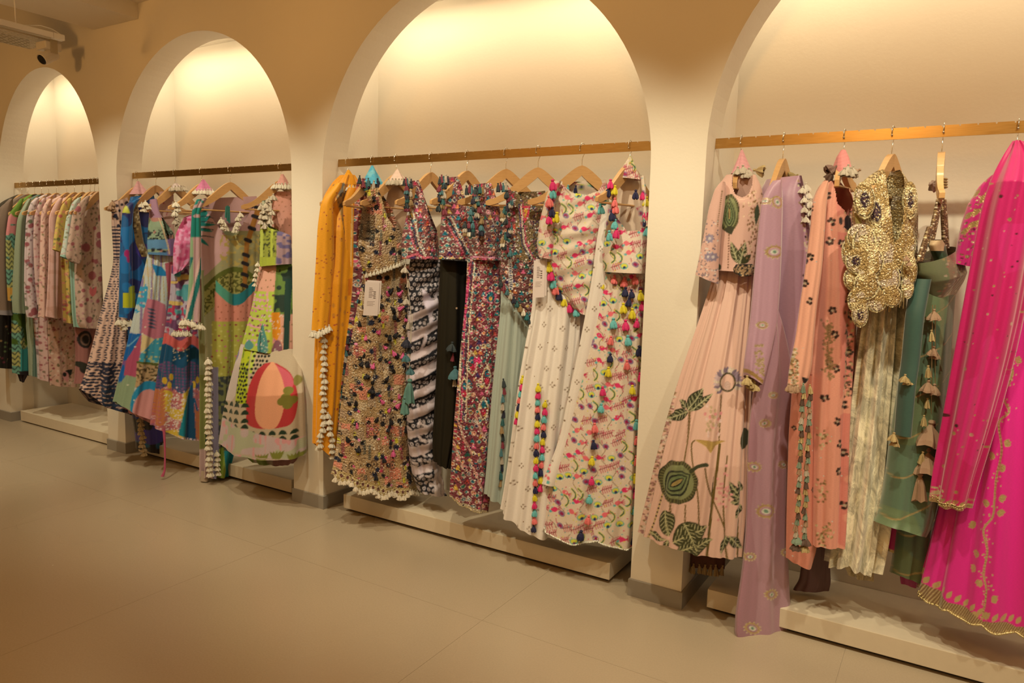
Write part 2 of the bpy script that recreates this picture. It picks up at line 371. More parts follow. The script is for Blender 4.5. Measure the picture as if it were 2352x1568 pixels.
# floor: large screed slabs with hairline joints
jx = onZ(1944, 1482, 0)[0]; TS = 1.2
fl = tag(link('floor', boxm('floor', (-8.6, -6.1, -.05), (3.9, .45, -.0015)), M['grout']), kind='structure')
for ix in range(-8, 5):
    for iy in range(-6, 1):
        lo = (max(jx + ix * TS + .0005, -8.6), max(-.52 + iy * TS + .0005, -6.1)); hi = (min(jx + (ix + 1) * TS - .0005, 3.9), min(-.52 + (iy + 1) * TS - .0005, .45))
        if hi[0] > lo[0] and hi[1] > lo[1]:
            link('slab', boxm('slab', (lo[0], lo[1], -.02), (hi[0], hi[1], 0), 0), M['floor'], fl)
# ceiling: bright field on the right, dropped soffit, dark open service void on the left
XS1, XS2 = -3.7836 * K, -4.303 * K; ZS = 2.966 * K; ZC = 3.065 * K
def cbox(name, lo, hi, mat): return tag(link(name, boxm(name, lo, hi), mat), kind='structure')
cbox('ceiling', (XS1, -6.1, ZC), (3.9, -.001, ZC + .12), M['ceil'])
cbox('ceiling_soffit', (XS2, -6.1, ZS), (XS1 - .0005, -.001, ZC + .12), M['ceil'])
cbox('ceiling_void', (-8.6, -6.1, 3.36), (XS2 - .0005, -.001, 3.45), M['ceil'])
cbox('wall_left', (-8.65, -6.1, 0), (-8.4, 0, 3.4), M['plaster']); cbox('wall_right', (3.9, -6.1, 0), (4.0, -.0, 3.4), M['plaster']); cbox('wall_rear', (-8.6, -6.2, 0), (3.9, -6.1, 3.4), M['plaster'])
# plinths (low display steps) on recessed feet
def plinth(xl, xr, label, z0, z1, yf):
    xl *= K; xr *= K; r = empty('display_plinth', ((xl + xr) / 2, .2, 0)); L0 = np.array(r.location)
    def bx(n, lo, hi, mat, bev=0.0):
        me = boxm(n, np.array(lo) - L0, np.array(hi) - L0, bev); return link(n, me, mat, r)
    bx('step_box', (xl, yf * K, z0 * K), (xr, NY - .002, z1 * K), M['plinth'], .0025)
    bx('recessed_foot', (xl + .02, yf * K + .03, 0), (xr - .02, NY - .03, z0 * K), M['dark'])
    tag(r, label, 'display step')
plinth(.1238, 1.85, 'long low beige display step at the right, under the pink and green outfits', .019, .1002, .0463)
plinth(-2.0047, -.3312, 'low beige display step under the orange kurta and the floral lehenga', .019, .1002, .0463)
plinth(-4.02, -2.4369, 'low beige display step under the palm print kaftan', .022, .103, .0463)
plinth(-5.6961, Cl / K - .03, 'low beige display step in the farthest niche under the short kurtas', .010, .092, .0463)
# brass rails with notches
BAYN = ['nearest niche at the right of the photo', 'wide middle niche with the orange kurta', 'niche with the palm print kaftan', 'farthest niche at the left']
RAILZ = []
def rail(i, B):
    l, r, zt = B['l'] + .001, B['r'] - .001, B['rail']; h = .0405 * K; t = .0035; bm = bmesh.new()
    n = int((r - l) / .0505); xs = [l]; 
    prof = [(l, zt)]
    for k in range(1, n + 1):
        x = l + k * (r - l) / (n + 1); prof += [(x - .0028, zt), (x - .0015, zt - .005), (x + .0015, zt - .005), (x + .0028, zt)]
    prof.append((r, zt)); ring = prof
    for y, f in ((RY - t, 1), (RY + t, -1)):
        for (xa, za), (xb, zb) in zip(ring[:-1], ring[1:]):
            q = [bm.verts.new(p) for p in ((xa, y, zt - h), (xb, y, zt - h), (xb, y, zb), (xa, y, za))]; bm.faces.new(q if f > 0 else q[::-1])
    for (xa, za), (xb, zb) in zip(ring[:-1], ring[1:]):
        bm.faces.new([bm.verts.new(p) for p in ((xa, RY - t, za), (xb, RY - t, zb), (xb, RY + t, zb), (xa, RY + t, za))])
    bm.faces.new([bm.verts.new(p) for p in ((l, RY + t, zt - h), (r, RY + t, zt - h), (r, RY - t, zt - h), (l, RY - t, zt - h))])
    bmesh.ops.remove_doubles(bm, verts=bm.verts, dist=1e-5)
    o = link('hanging_rail', bm_mesh('hanging_rail', bm), M['brass'])
    tag(o, 'flat notched brass hanging rail across the ' + BAYN[i], 'rail')
for i, B in enumerate(BAYS): rail(i, B)
# service void: perforated cable tray, linear light, ceiling camera
def rel(root, V): return np.asarray(V, float) - np.array(root.location)
def service():
    # linear light bar
    e = onY(158, 96, -.42); r = empty('linear_light', (e[0], -1.3, e[2])); w, h = .035, .03; e0 = e
    link('light_body', boxm('lb', (-.0 - w, -1.6, 0), (0, .80, h), .003), M['white'], r)
    link('end_cap', boxm('ec', (-.001 - w, .80, -.001), (.001, .86, h + .001), .004), M['white'], r)
    link('led_cover', boxm('lc', (-w + .005, -1.6, -.004), (-.005, .79, 0), 0), M['tray'], r)
    V, Q = pipe([(-.015, .62, h), (-.017, .62, .45)], .003, 6); link('hanging_wire', arrmesh('w', V, Q), M['white'], r)
    V, Q = pipe([(-.015, .66, h), (-.01, .74, h + .02), (-.012, .80, h + .018), (-.015, .85, h)], .003, 6); link('power_lead', arrmesh('p', V, Q), M['white'], r)
    tag(r, 'slim white linear light hanging from the ceiling at the top left', 'light')
    # cable tray
    q = onY(140, 100, -.12); x1 = q[0]; z = q[2]; wd_ = .34; r = empty('cable_tray', (x1, -1.0, z)); y0, y1 = -1.8, .86
    bm = bmesh.new()
    step = .034
    ny = int((y1 - y0) / step); nx = int(wd_ / step)
    for a in range(nx):
        for b in range(ny):
            cx = -wd_ + (a + .5) * wd_ / nx; cy = y0 + (b + .5) * (y1 - y0) / ny; hx = wd_ / nx / 2; hy = (y1 - y0) / ny / 2
            o = [bm.verts.new((cx + sx * hx, cy + sy * hy, 0)) for sx, sy in ((-1, -1), (1, -1), (1, 1), (-1, 1))]
            s = [bm.verts.new((cx + sx * hx * .34, cy + sy * hy * .62, 0)) for sx, sy in ((-1, -1), (1, -1), (1, 1), (-1, 1))]
            for k in range(4): bm.faces.new((o[k], o[(k + 1) % 4], s[(k + 1) % 4], s[k]))
    bmesh.ops.remove_doubles(bm, verts=bm.verts, dist=1e-4)
    link('perforated_base', bm_mesh('pb', bm), M['tray'], r)
    for nm, x in (('side_flange', 0), ('side_flange', -wd_)):
        bm = bmesh.new(); n = int((y1 - y0) / .09)
        for b in range(n):
            cy = y0 + (b + .5) * (y1 - y0) / n; hy = (y1 - y0) / n / 2
            o = [bm.verts.new((x, cy + sy * hy, .028 + sz * .028)) for sy, sz in ((-1, -1), (1, -1), (1, 1), (-1, 1))]
            s = [bm.verts.new((x, cy + sy * .008, .028 + sz * .006)) for sy, sz in ((-1, -1), (1, -1), (1, 1), (-1, 1))]
            for k in range(4): bm.faces.new((o[k], o[(k + 1) % 4], s[(k + 1) % 4], s[k]))
        bmesh.ops.remove_doubles(bm, verts=bm.verts, dist=1e-4); link(nm, bm_mesh(nm, bm), M['tray'], r)
    for yy in (-1.2, .3):
        V, Q = pipe([(-wd_ / 2, yy, 0), (-wd_ / 2, yy, 3.36 - z)], .005, 6); link('threaded_rod', arrmesh('rod', V, Q), M['chrome'], r)
    tag(r, 'perforated metal cable tray above the farthest arch, in the ceiling void', 'cable tray')
    # ceiling camera
    q = onY(112, 118, -.2); r = empty('ceiling_camera', tuple(q))
    link('junction_box', boxm('jb', (-.055, -.05, .002), (.06, .05, .05), .008), M['white'], r)
    link('bracket', boxm('br', (.062, -.02, -.02), (.067, .02, .05), 0), M['tray'], r)
    ax = Vector((.10, -.88, -.60)).normalized(); rot = ax.to_track_quat('Z', 'Y').to_matrix()
    def cyl(nm, z0, z1, r0, r1, mat, cap=True):
        prof = [(z0, 0), (z0, r0), (z1, r1), (z1, 0)] if cap else [(z0, r0), (z1, r1)]; V, Q = lathe(prof, 20)
        V = [tuple(rot @ Vector(v) + Vector((0, 0, -.03))) for v in V]; link(nm, arrmesh(nm, V, Q, smooth=False), mat, r)
    cyl('camera_body', -.045, .055, .036, .036, M['white']); cyl('lens', .0552, .060, .030, .027, M['black']); cyl('lens_ring', .05, .058, .0365, .033, M['white'], False)
    tag(r, 'small white ceiling camera with a black round lens above the farthest arch', 'camera')
service()

# ---------------------------------------------------------------- hangers
RNG = random.Random(7)
class Hook:
    """hanging point on a rail: bay index, photo column of the hook, turn of the hanger (deg; + = left end nearer)"""
    def __init__(s, bay, px, turn=0.0, off=0.0):
        B = BAYS[bay]; s.zt = B['rail']; y0 = {0: 305, 1: 345, 2: 385, 3: 412}[bay]
        p = onY(px, y0, RY); s.X = p[0]; s.org = np.array([s.X, RY, s.zt]); d = np.array([s.X - CAM[0], RY - CAM[1], 0]); d /= np.linalg.norm(d)
        s.d = d; s.e = np.array([d[1], -d[0], 0.0]); a = math.radians(turn); s.turn = turn
        s.h = math.cos(a) * s.e + math.sin(a) * d; s.n = np.array([s.h[1], -s.h[0], 0]) ; s.n = s.n if s.n @ d < 0 else -s.n    # n points at the viewer side
        s.off = off
    def plane(s, off=0.0):
        q = Hook.__new__(Hook); q.__dict__.update(s.__dict__); q.org = s.org - s.d * off; return q
    def P(s, px, py):
        """point of the hanger's vertical plane behind a photo pixel (arrays allowed)"""
        px = np.asarray(px, float); py = np.asarray(py, float)
        k = FWD + ((px - W / 2) / F)[..., None] * RGT - ((py - H / 2) / F)[..., None] * UPV
        t = ((s.org - CAM) @ s.n) / (k @ s.n); return CAM + k * t[..., None]
HANG = {}
def hanger(hk, label, half=.225, drop=.145, neck=.085, mat='wood', bar=True, group=None, turn=None):
    key = (half, drop, neck, mat, bar); root = empty('clothes_hanger', tuple(hk.org))
    h = hk.h if turn is None else math.cos(math.radians(turn)) * hk.e + math.sin(math.radians(turn)) * hk.d
    a = math.atan2(h[1], h[0]); root.rotation_euler = (0, 0, a)
    if key not in HANG:
        n = 30; V = []; Q = []; th = .011
        for i in range(n + 1):
            u = -half + 2 * half * i / n; w = abs(u) / half
            top = -neck - drop * math.sin(PI * w / 2) ** 1.5; low = -neck - .042 - drop * .90 * (1 - (1 - w) ** 1.6)
            if w > .97: top -= .007; low += .005
            bow = .016 * w * w                                    # arms curve forward a little
            for yy in (-th, th):
                V += [(u, yy * (1 - .3 * w) - bow, top), (u, yy * (1 - .3 * w) - bow, low)]
        for i in range(n):
            o = i * 4; q = o + 4
            Q += [(o, o + 1, q + 1, q), (o + 2, q + 2, q + 3, o + 3), (o, q, q + 2, o + 2), (o + 1, o + 3, q + 3, q + 1)]
        Q += [(0, 2, 3, 1), (n * 4, n * 4 + 1, n * 4 + 3, n * 4 + 2)]
        w_ = arrmesh('arms', V, Q, smooth=False)
        pts = curve([(-.011, 0, -.022), (-.0125, 0, -.008), (-.006, 0, .006), (.004, 0, .006), (.012, 0, -.008), (.011, 0, -.03), (.001, 0, -.055), (0, 0, -neck - .004)], 5)
        hv, hq = pipe(pts, .0017, 6); bv, bq = lathe([(-.0034, .0005), (-.002, .0028), (0, .0034), (.002, .0028), (.0034, .0005)], 8)
        bv = [(x - .011, y, z - .023) for x, y, z in bv]; m_ = len(hv); h_ = arrmesh('hook', hv + bv, hq + [tuple(i + m_ for i in q) for q in bq])
        b_ = None
        if bar:
            zb = -neck - drop - .012; bV, bQ = pipe([(-half * .93, -.012, zb - .004), (-half * .9, -.012, zb - .012), (half * .9, -.012, zb - .012), (half * .93, -.012, zb - .004)], .0048, 8); b_ = arrmesh('bar', bV, bQ)
        HANG[key] = (w_, h_, b_)
    w_, h_, b_ = HANG[key]
    link('arms', w_, M[mat], root); link('hook', h_, M['chrome'], root)
    if b_: link('trouser_bar', b_, M[mat], root)
    tag(root, label, 'hanger', group); return root

# ---------------------------------------------------------------- cloth
RES = 1.9; RES_NOW = 1.8; GAIN = 1.0
def smooth_rows(rows, res):
    R = np.array(rows, float); ym = (R[:, 1] + R[:, 3]) / 2; s = np.concatenate([[0], np.cumsum(np.maximum(np.abs(np.diff(ym)), .5))])
    n = max(3, int(s[-1] / res)); t = np.linspace(0, s[-1], n + 1)
    out = np.stack([np.interp(t, s, R[:, k]) for k in range(4)], 1)
    k = max(1, int(n * .05)); pad = np.concatenate([np.repeat(out[:1], k, 0), out, np.repeat(out[-1:], k, 0)]); ker = np.ones(2 * k + 1) / (2 * k + 1)
    sm = np.stack([np.convolve(pad[:, j], ker, 'valid') for j in range(4)], 1); w = np.minimum(1, np.minimum(np.arange(n + 1), n - np.arange(n + 1)) / (k + 1.))[:, None]
    return out * (1 - w) + sm * w, t / s[-1]
class Tube:
    """one piece of cloth: a closed sleeve of fabric around rows given as (left x, y, right x, y)"""
    def __init__(s, hk, rows, b=.05, folds=(.008, 9), grow=1.0, res=None, seed=0, off=0.0, hem=None, sharp=0, drift=1.2, topamp=.15, tw=0.0, flat=0.0, push=None):
        res = res or RES; s.hk = hk.plane(off); s.R, v = smooth_rows(rows, res); n = len(s.R); rg = random.Random(seed)
        wpx = (s.R[:, 2] - s.R[:, 0]).max(); nf = max(10, int(wpx * PI / 2 / res * .8)); nb = max(8, nf // 6)
        phi = np.concatenate([np.linspace(0, PI, nf + 1), np.linspace(PI, 2 * PI, nb + 1)[1:-1]]); s.nc = len(phi); s.nf = nf
        u = (1 - np.cos(phi)) / 2; s.u = u; s.v = v
        if flat: u = u * (1 - flat) + flat * np.where(phi <= PI, phi / PI, 2 - phi / PI)
        xL, yL, xR, yR = [s.R[:, k][:, None] for k in range(4)]
        nx = xL + (xR - xL) * u[None]; ny = yL + (yR - yL) * u[None]
        if hem: ny = ny + (v[:, None] ** 6) * hem(nx, phi[None])
        Pm = s.hk.P(nx, ny)
        bb = np.interp(v, *zip(*b)) if isinstance(b, (list, tuple)) else np.full(n, b)
        amp, nfold = folds; f = np.zeros((n, s.nc)); 
        A = amp * (topamp + (1 - topamp) * v ** grow)[:, None]
        for k in range(4):
            m_ = max(1, round(nfold * (1, 1.6, .55, 2.3)[k])); p0 = rg.uniform(0, 6.3); dr = rg.uniform(-drift, drift)
            w = (.55, .25, .35, .15)[k]; q = np.cos(m_ * phi[None] + p0 + dr * v[:, None])
            if sharp: q = np.sign(q) * np.abs(q) ** (1 - sharp) if sharp < 0 else 1 - 2 * np.abs(q) ** (1 - .4 * sharp)
            f += w * q
        f *= A
        if tw: f += tw * np.cos(PI * 2 * (s.R[:, 1][:, None] / 37.0) + 3 * phi[None] + seed) * np.sin(phi)[None]   # sideways drape creases
        s.dep = (bb[:, None] * np.sin(phi)[None]) + f * np.where(np.abs(np.sin(phi)) > 0, 1, 1)[None] * (.35 + .65 * np.abs(np.sin(phi))[None])
        toward = push
        half = np.linalg.norm(s.hk.P(s.R[:, 2], s.R[:, 3]) - s.hk.P(s.R[:, 0], s.R[:, 1]), axis=1) / 2
        lat = f * (-np.cos(phi))[None] * .6
        if toward is not None:                       # whole cloth leans out towards the aisle
            k = (toward(nx, ny))[..., None]; q = Pm - CAM; Pm = Pm - k * q / np.linalg.norm(q, axis=-1)[..., None]
        s.Pw = Pm + s.dep[..., None] * s.hk.n + lat[..., None] * s.hk.h
        s.nx = nx; s.ny = ny; s.n = n
    def mesh(s, name, paint, cut=None, cutb=None, drop=None):
        V = s.Pw.reshape(-1, 3); nc = s.nc; n = s.n
        i = np.arange(n - 1)[:, None]; j = np.arange(nc)[None]; j2 = (j + 1) % nc
        Q = np.stack([i * nc + j, (i + 1) * nc + j + 0 * i, (i + 1) * nc + j2, i * nc + j2 + 0 * i], -1).reshape(-1, 4)
        x = s.nx.ravel(); y = s.ny.ravel()
        if cut is not None or cutb is not None or drop is not None:
            cx = x[Q].mean(1); cy = y[Q].mean(1); jj = np.broadcast_to(j, (n - 1, nc)).ravel(); front = jj < s.nf; kill = np.zeros(len(Q), bool)
            for c in (cut or []): kill |= front & inpoly(cx, cy, c)
            for c in (cutb or []): kill |= inpoly(cx, cy, c)
            for c in (drop or []): kill |= (~front) & inpoly(cx, cy, c)
            Q = Q[~kill]
        dx = .27 * RES_NOW; o4 = ((-dx, -dx), (dx, -dx), (-dx, dx), (dx, dx)); nv = len(x)
        p = Pt(np.concatenate([x + a for a, _ in o4]), np.concatenate([y + b_ for _, b_ in o4]), 1); paint(p); pc = p.c.reshape(4, nv, 4).mean(0)
        if s.hk.n @ s.hk.d < 0: Q = Q[:, ::-1]
        used = np.unique(Q); mp = np.full(len(V), -1); mp[used] = np.arange(len(used))
        return V[used], mp[Q], pc[used], np.stack([x / 10., y / 10.], 1)[used]
    def at(s, x, y, lift=0.0):
        """surface point (front) at nominal photo coordinates"""
        r = 0
        ym = (s.R[:, 1] + s.R[:, 3]) / 2
        v = np.interp(y, ym, np.arange(s.n)); 
        for _ in range(3):
            L = [np.interp(v, np.arange(s.n), s.R[:, k]) for k in range(4)]; u = min(.98, max(.02, (x - L[0]) / max(1e-3, L[2] - L[0])))
            v = np.interp(y - (L[3] - L[1]) * (u - .5), ym, np.arange(s.n))
        j = math.acos(1 - 2 * u) / PI * s.nf; i0 = int(min(s.n - 2, v)); j0 = int(min(s.nf - 1, j)); a = v - i0; b = j - j0; Pw = s.Pw
        p = (Pw[i0, j0] * (1 - a) + Pw[i0 + 1, j0] * a) * (1 - b) + (Pw[i0, j0 + 1] * (1 - a) + Pw[i0 + 1, j0 + 1] * a) * b
        return p + s.hk.n * lift
class Garment:
    def __init__(s, name, label, cat, hk, group=None, z=None):
        s.hk = hk; s.root = empty(name, (hk.X, RY, 0)); tag(s.root, label, cat, group); s.o = np.array(s.root.location); s.parts = []; s.t = {}
    def tube(s, part, rows, paint, mat, cut=None, cutb=None, drop=None, label=None, parent=None, key=None, **kw):
        t = Tube(s.hk, rows, **kw); V, Q, c, uv = t.mesh(part, paint, cut, cutb, drop)
        s.zmin(V[:, 2].min()); o = link(part, arrmesh(part, V - s.o, Q, c, uv), mat, parent or s.root)
        if label: o['label'] = label
        s.t[key or part] = t; t.obj = o; return t
    def zmin(s, z): pass
    def tassel(s, p, kind, mat, size=.03, tilt=(0, 0), name='tassel', parent=None):
        me = tassel_mesh(kind, mat); o = link(name, me, None, parent or s.root); o.location = Vector(p) - Vector(s.o)
        o.scale = (size, size, size); o.rotation_euler = (tilt[0] + RNG.uniform(-.12, .12), tilt[1] + RNG.uniform(-.12, .12), RNG.uniform(0, 6)); return o
    def mesh(s, part, V, Q, mat, label=None, kind=None, smooth=True, parent=None):
        o = link(part, arrmesh(part, np.asarray(V) - s.o, Q, smooth=smooth), mat, parent or s.root)
        if label: o['label'] = label
        if kind: o['kind'] = kind
        return o
    def beads(s, tube, pts, step=4, r=.0035, mat=None, part='bead_trim', jit=0, lift=.002, label=None, rows=1, parent=None):
        """real beads set along a line on the cloth, joined as one part"""
        P = np.array(pts, float); seg = np.hypot(*np.diff(P, axis=0).T); cs = np.concatenate([[0], np.cumsum(seg)]); V = []; Q = []
        base, faces = BEAD
        k = 0; t = 0
        while t < cs[-1]:
            x = np.interp(t, cs, P[:, 0]); y = np.interp(t, cs, P[:, 1])
            for q in range(rows):
                c = tube.at(x + RNG.uniform(-jit, jit), y + RNG.uniform(-jit, jit) - q * 5, lift); rr = r * RNG.uniform(.75, 1.25); o = len(V)
                V += [tuple(c + rr * b) for b in base]; Q += [tuple(i + o for i in f) for f in faces]
            t += step
        return s.mesh(part, V, Q, mat or M['bead'], label, 'stuff', parent=parent or tube.obj)
    def sequins(s, tube, pts, r=.004, mat=None, part='sequins', lift=.002):
        V = []; Q = []; base, faces = BEAD
        for x, y in pts:
            c = tube.at(x, y, lift); o = len(V); V += [tuple(c + r * b * RNG.uniform(.7, 1.2)) for b in base]; Q += [tuple(i + o for i in f) for f in faces]
        return s.mesh(part, V, Q, mat or M['gold'], None, 'stuff', parent=tube.obj)
_o = [np.array(v, float) for v in ((1, 0, 0), (0, 1, 0), (-1, 0, 0), (0, -1, 0), (0, 0, 1), (0, 0, -1))]
BEAD = (_o, [(0, 1, 4), (1, 2, 4), (2, 3, 4), (3, 0, 4), (1, 0, 5), (2, 1, 5), (3, 2, 5), (0, 3, 5)])
TMAT = {}
def tmat(rgb, metal=0.0, rough=.55):
    k = (rgb, metal)
    if k not in TMAT: TMAT[k] = plain('tassel_thread', tuple(ph(rgb)), rough, metal=metal, noise=.18, nscale=60, bump=.4, bscale=400)
    return TMAT[k]
TME = {}
def tassel_mesh(kind, mat):
    k = (kind, mat.name)
    if k in TME: return TME[k]
    if kind == 'bell':      # short gathered bell: bead head, neck, flared frilled skirt
        prof = [(.5, .02), (.48, .12), (.38, .15), (.30, .10), (.22, .14), (0, .30), (-.30, .46), (-.5, .50), (-.46, .2)]
    elif kind == 'long':    # bound head and long straight threads
        prof = [(.5, .02), (.48, .09), (.40, .11), (.33, .06), (.26, .10), (.05, .15), (-.3, .20), (-.5, .23), (-.49, .05)]
    else:                   # plump yarn tassel
        prof = [(.5, .03), (.46, .13), (.36, .17), (.26, .10), (.16, .19), (-.10, .27), (-.38, .31), (-.5, .28), (-.5, .1)]
    n = 14; V, Q = lathe(prof, n); V = np.array(V)
    for i, (z, r) in enumerate(prof):
        if i >= 5:
            for q in range(n):
                V[i * n + q, :2] *= 1 + (.22 if q % 2 else -.10); V[i * n + q, 2] += (.03 if q % 3 else -.07)
    me = arrmesh('tassel', V, Q, smooth=False); me.materials.append(mat); TME[k] = me; return me
def thread(V, Q, a, b, r=.0009):
    v, q = pipe([a, b], r, 4); o = len(V); V += [tuple(x) for x in v]; Q += [tuple(i + o for i in f) for f in q]
def solid(c):
    def f(p): p.fill(c)
    return f
def mpx(hk, px): return px * float((hk.org - CAM) @ FWD) / F
def tas(g, tube, pts, kind, mats, hpx, lift=.012, plane=None, parent=None, name='tassel'):
    if not isinstance(mats, (list, tuple)): mats = [mats]
    for i, (x, y) in enumerate(pts):
        p = tube.at(x, y, lift) if tube is not None else g.hk.plane(plane or 0.0).P(x, y)
        g.tassel(p, kind, mats[i % len(mats)], mpx(g.hk, hpx) * RNG.uniform(.92, 1.08), parent=parent or (tube.obj if tube is not None else None), name=name)
def column(x0, y0, x1, y1, n, wob=1.5):
    return [(x0 + (x1 - x0) * i / (n - 1) + wob * math.sin(i * 1.9), y0 + (y1 - y0) * i / (n - 1)) for i in range(n)]
def cover(hk, rows, col, label, paint=None, mat=None, group=None, fringe=None, b=.05):
    """folded cloth cone slipped over the neck of a hanger"""
    g = Garment('hanger_cover', label, 'cloth cover', hk, group)
    def pf(p):
        p.fill(col); yy = p.y + 3 * np.sin(p.x * .13)
        if paint: paint(p)
        p.c[:, :3] *= (1 - .10 * (np.sin(yy * .75) > .75))[:, None]
    t = g.tube('cone', rows, pf, mat or fabric('soft', .8), b=[(0, .006), (1, b)], folds=(.004, 5), seed=int(abs(hk.X) * 100) % 97, off=.02)
    if fringe:
        kind, m_, hp, pts = fringe; tas(g, t, pts, kind, m_, hp, .006)
    return g
T_CREAM = tmat((222, 192, 144)); T_GOLD = tmat((190, 150, 85), .35, .4); T_SILV = tmat((196, 166, 122), .3, .4); T_TAN = tmat((176, 128, 84), .2)
T_BRN = tmat((98, 66, 44)); T_SAGE = tmat((128, 132, 92)); T_YEL = tmat((222, 184, 28)); T_PINK = tmat((222, 40, 84)); T_CORAL = tmat((232, 104, 84)); T_NAVY = tmat((26, 26, 52)); T_AQUA = tmat((104, 168, 140)); T_TEAL = tmat((30, 96, 84)); T_MULTI = [tmat((44, 50, 44)), tmat((128, 44, 48)), tmat((70, 104, 92)), tmat((186, 156, 116)), tmat((30, 30, 40)), tmat((40, 84, 70)), tmat((150, 110, 60))]
GOLDC = (196, 152, 84); GOLDL = (228, 192, 130)

# ================================================================ nearest niche (right)
def pod(p, cx, cy, rx, ry, rot=0, up=False):
    p.ell(cx, cy, rx, ry, (58, 50, 26), rot, .15, .05)
    i = p.near(cx, cy, max(rx, ry) * 1.1); a = np.arctan2(p.y[i] - cy, p.x[i] - cx); d = np.hypot((p.x[i] - cx) / rx, (p.y[i] - cy) / ry); k = (d < .98) & (d > .78) & (np.sin(a * 44) > .1); p.put(i[k], (112, 98, 48), .3)
    p.ell(cx, cy, rx * .80, ry * .80, (132, 124, 70), rot, .1)
    dx, dy = (0, -ry) if up else (rx * math.cos(rot), rx * math.sin(rot)); w0 = rx if up else ry
    for s_, w, c, m_ in ((.78, .62, (30, 30, 18), 0), (.70, .52, (124, 122, 68), .3), (.60, .40, (34, 34, 20), 0), (.52, .30, (116, 120, 66), .3), (.40, .16, (36, 34, 20), 0), (.32, .08, (196, 158, 84), .8)):
        p.leaf(cx - dx * s_, cy - dy * s_, cx + dx * s_, cy + dy * s_, w0 * w, c, m_)
def outfit_rose():
    hk = Hook(0, 1704, -6); hanger(hk, 'pale wooden hanger carrying the dusty pink outfit beside the right pillar', turn=74, half=.105, drop=.085)
    silk = fabric('crepe', .72, .3, weave=.05)
    g = Garment('lehenga_skirt', 'dusty pink flared lehenga skirt with large dark green leaf applique, spreading over the pillar', 'skirt', hk)
    def paint(p):
        p.fill((216, 160, 120)); G = (50, 46, 20)
        for i in range(260):                                             # gold vine down the left edge
            t = p.r.random(); x = 1562 - 84 * t + p.r.uniform(-7, 5); y = 850 + 390 * t; p.ell(x, y, 2.4, 2, p.r.choice([(150, 112, 66), (228, 196, 150), (176, 120, 96)]), metal=.6)
        for s, w in (([(1592, 936), (1586, 1000), (1578, 1050)], 3), ([(1660, 1010), (1652, 1080), (1642, 1160), (1632, 1270)], 6), ([(1604, 1000), (1597, 1010), (1600, 1050), (1612, 1120), (1616, 1186)], 3), ([(1676, 1036), (1668, 1140), (1676, 1270)], 3), ([(1628, 1060), (1638, 1110), (1662, 1170), (1672, 1200)], 3), ([(1585, 1140), (1584, 1190)], 2.6), ([(1552, 1135), (1551, 1160)], 2.6), ([(1700, 1180), (1698, 1280)], 3), ([(1658, 1010), (1662, 900)], 2.6)):
            p.line(curve(s, 5), w, (120, 92, 40), .7)
        p.line([(1646, 1080), (1632, 1270)], 1.6, (60, 52, 24))
        p.line([(1530, 1120), (1512, 1180), (1492, 1232)], 4.2, (70, 44, 24), .2); p.line([(1530, 1120), (1512, 1180), (1492, 1232)], 4.2, (222, 180, 110), .8, dash=9)
        for a in ((1590, 936, 1536, 958, 13), (1588, 934, 1622, 884, 15), (1592, 936, 1644, 896, 10), (1585, 930, 1566, 912, 9)): p.leaf(*a, G, .1, (190, 170, 110))
        pod(p, 1566, 1092, 45, 48, -.55); p.line(curve([(1596, 1068), (1610, 1058), (1632, 1052)], 5), 8, (62, 58, 30), .2)
        for a in ((1541, 1152, 1546, 1212, 19), (1558, 1222, 1634, 1186, 30), (1566, 1244, 1646, 1216, 20), (1500, 1206, 1543, 1218, 8), (1545, 1218, 1538, 1240, 6), (1574, 1244, 1632, 1266, 11), (1582, 1180, 1612, 1238, 14), (1556, 1252, 1582, 1238, 7)): p.leaf(*a, (62, 56, 24), .12, (200, 178, 112))
        for a in ((1702, 1132, 1680, 1092, 7), (1702, 1132, 1678, 1116, 7), (1704, 1136, 1684, 1142, 8), (1706, 1150, 1692, 1176, 8), (1708, 1120, 1697, 1092, 6), (1676, 1214, 1662, 1252, 8), (1680, 1214, 1706, 1252, 10)): p.leaf(*a, (48, 46, 22), .1, (190, 170, 110))
        p.ell(1712, 1002, 10, 24, (66, 60, 34), .1, .1)
        p.poly([(1603, 998), (1672, 1002), (1650, 1012), (1640, 1026), (1630, 1014)], (184, 138, 64), .4)
        for i in range(34): p.ell(p.r.gauss(1643, 11), p.r.gauss(960, 20), 3, 4, p.r.choice([(214, 128, 108), (190, 150, 100), (224, 176, 140)]), metal=.3)
        for i in range(30): p.ell(p.r.gauss(1668, 7), p.r.gauss(1120, 30), 3, 3, p.r.choice([(222, 140, 118), (206, 128, 104)]))
        for k in range(22):                                               # grey lilac crescent of petals
            a = 2.4 + k * .21; p.leaf(1676 + 17 * math.cos(a), 872 + 20 * math.sin(a), 1676 + 33 * math.cos(a), 872 + 36 * math.sin(a), 4.5, p.r.choice([(150, 118, 112), (190, 150, 128), (128, 100, 96), (206, 172, 130)]), .3)
        p.ring(1676, 872, 18, 22, .2, (92, 74, 44), .5); p.ell(1676, 880, 7, 10, (196, 150, 116), metal=.3)
    g.tube('skirt_panel', [(1644, 612, 1736, 612), (1634, 650, 1738, 652), (1608, 730, 1734, 736), (1573, 830, 1730, 838), (1541, 930, 1726, 944), (1513, 1030, 1722, 1052), (1489, 1130, 1718, 1166), (1468, 1212, 1708, 1272)], paint, silk, b=[(0, .035), (1, .12)], folds=(.011, 17), grow=.5, topamp=.45, seed=3, push=lambda x, y: .08 + .09 * np.clip((y - 640) / 420, 0, 1))
    g = Garment('under_skirt', 'dark brown fringed underskirt hem hanging below the dusty pink skirt', 'skirt', hk)
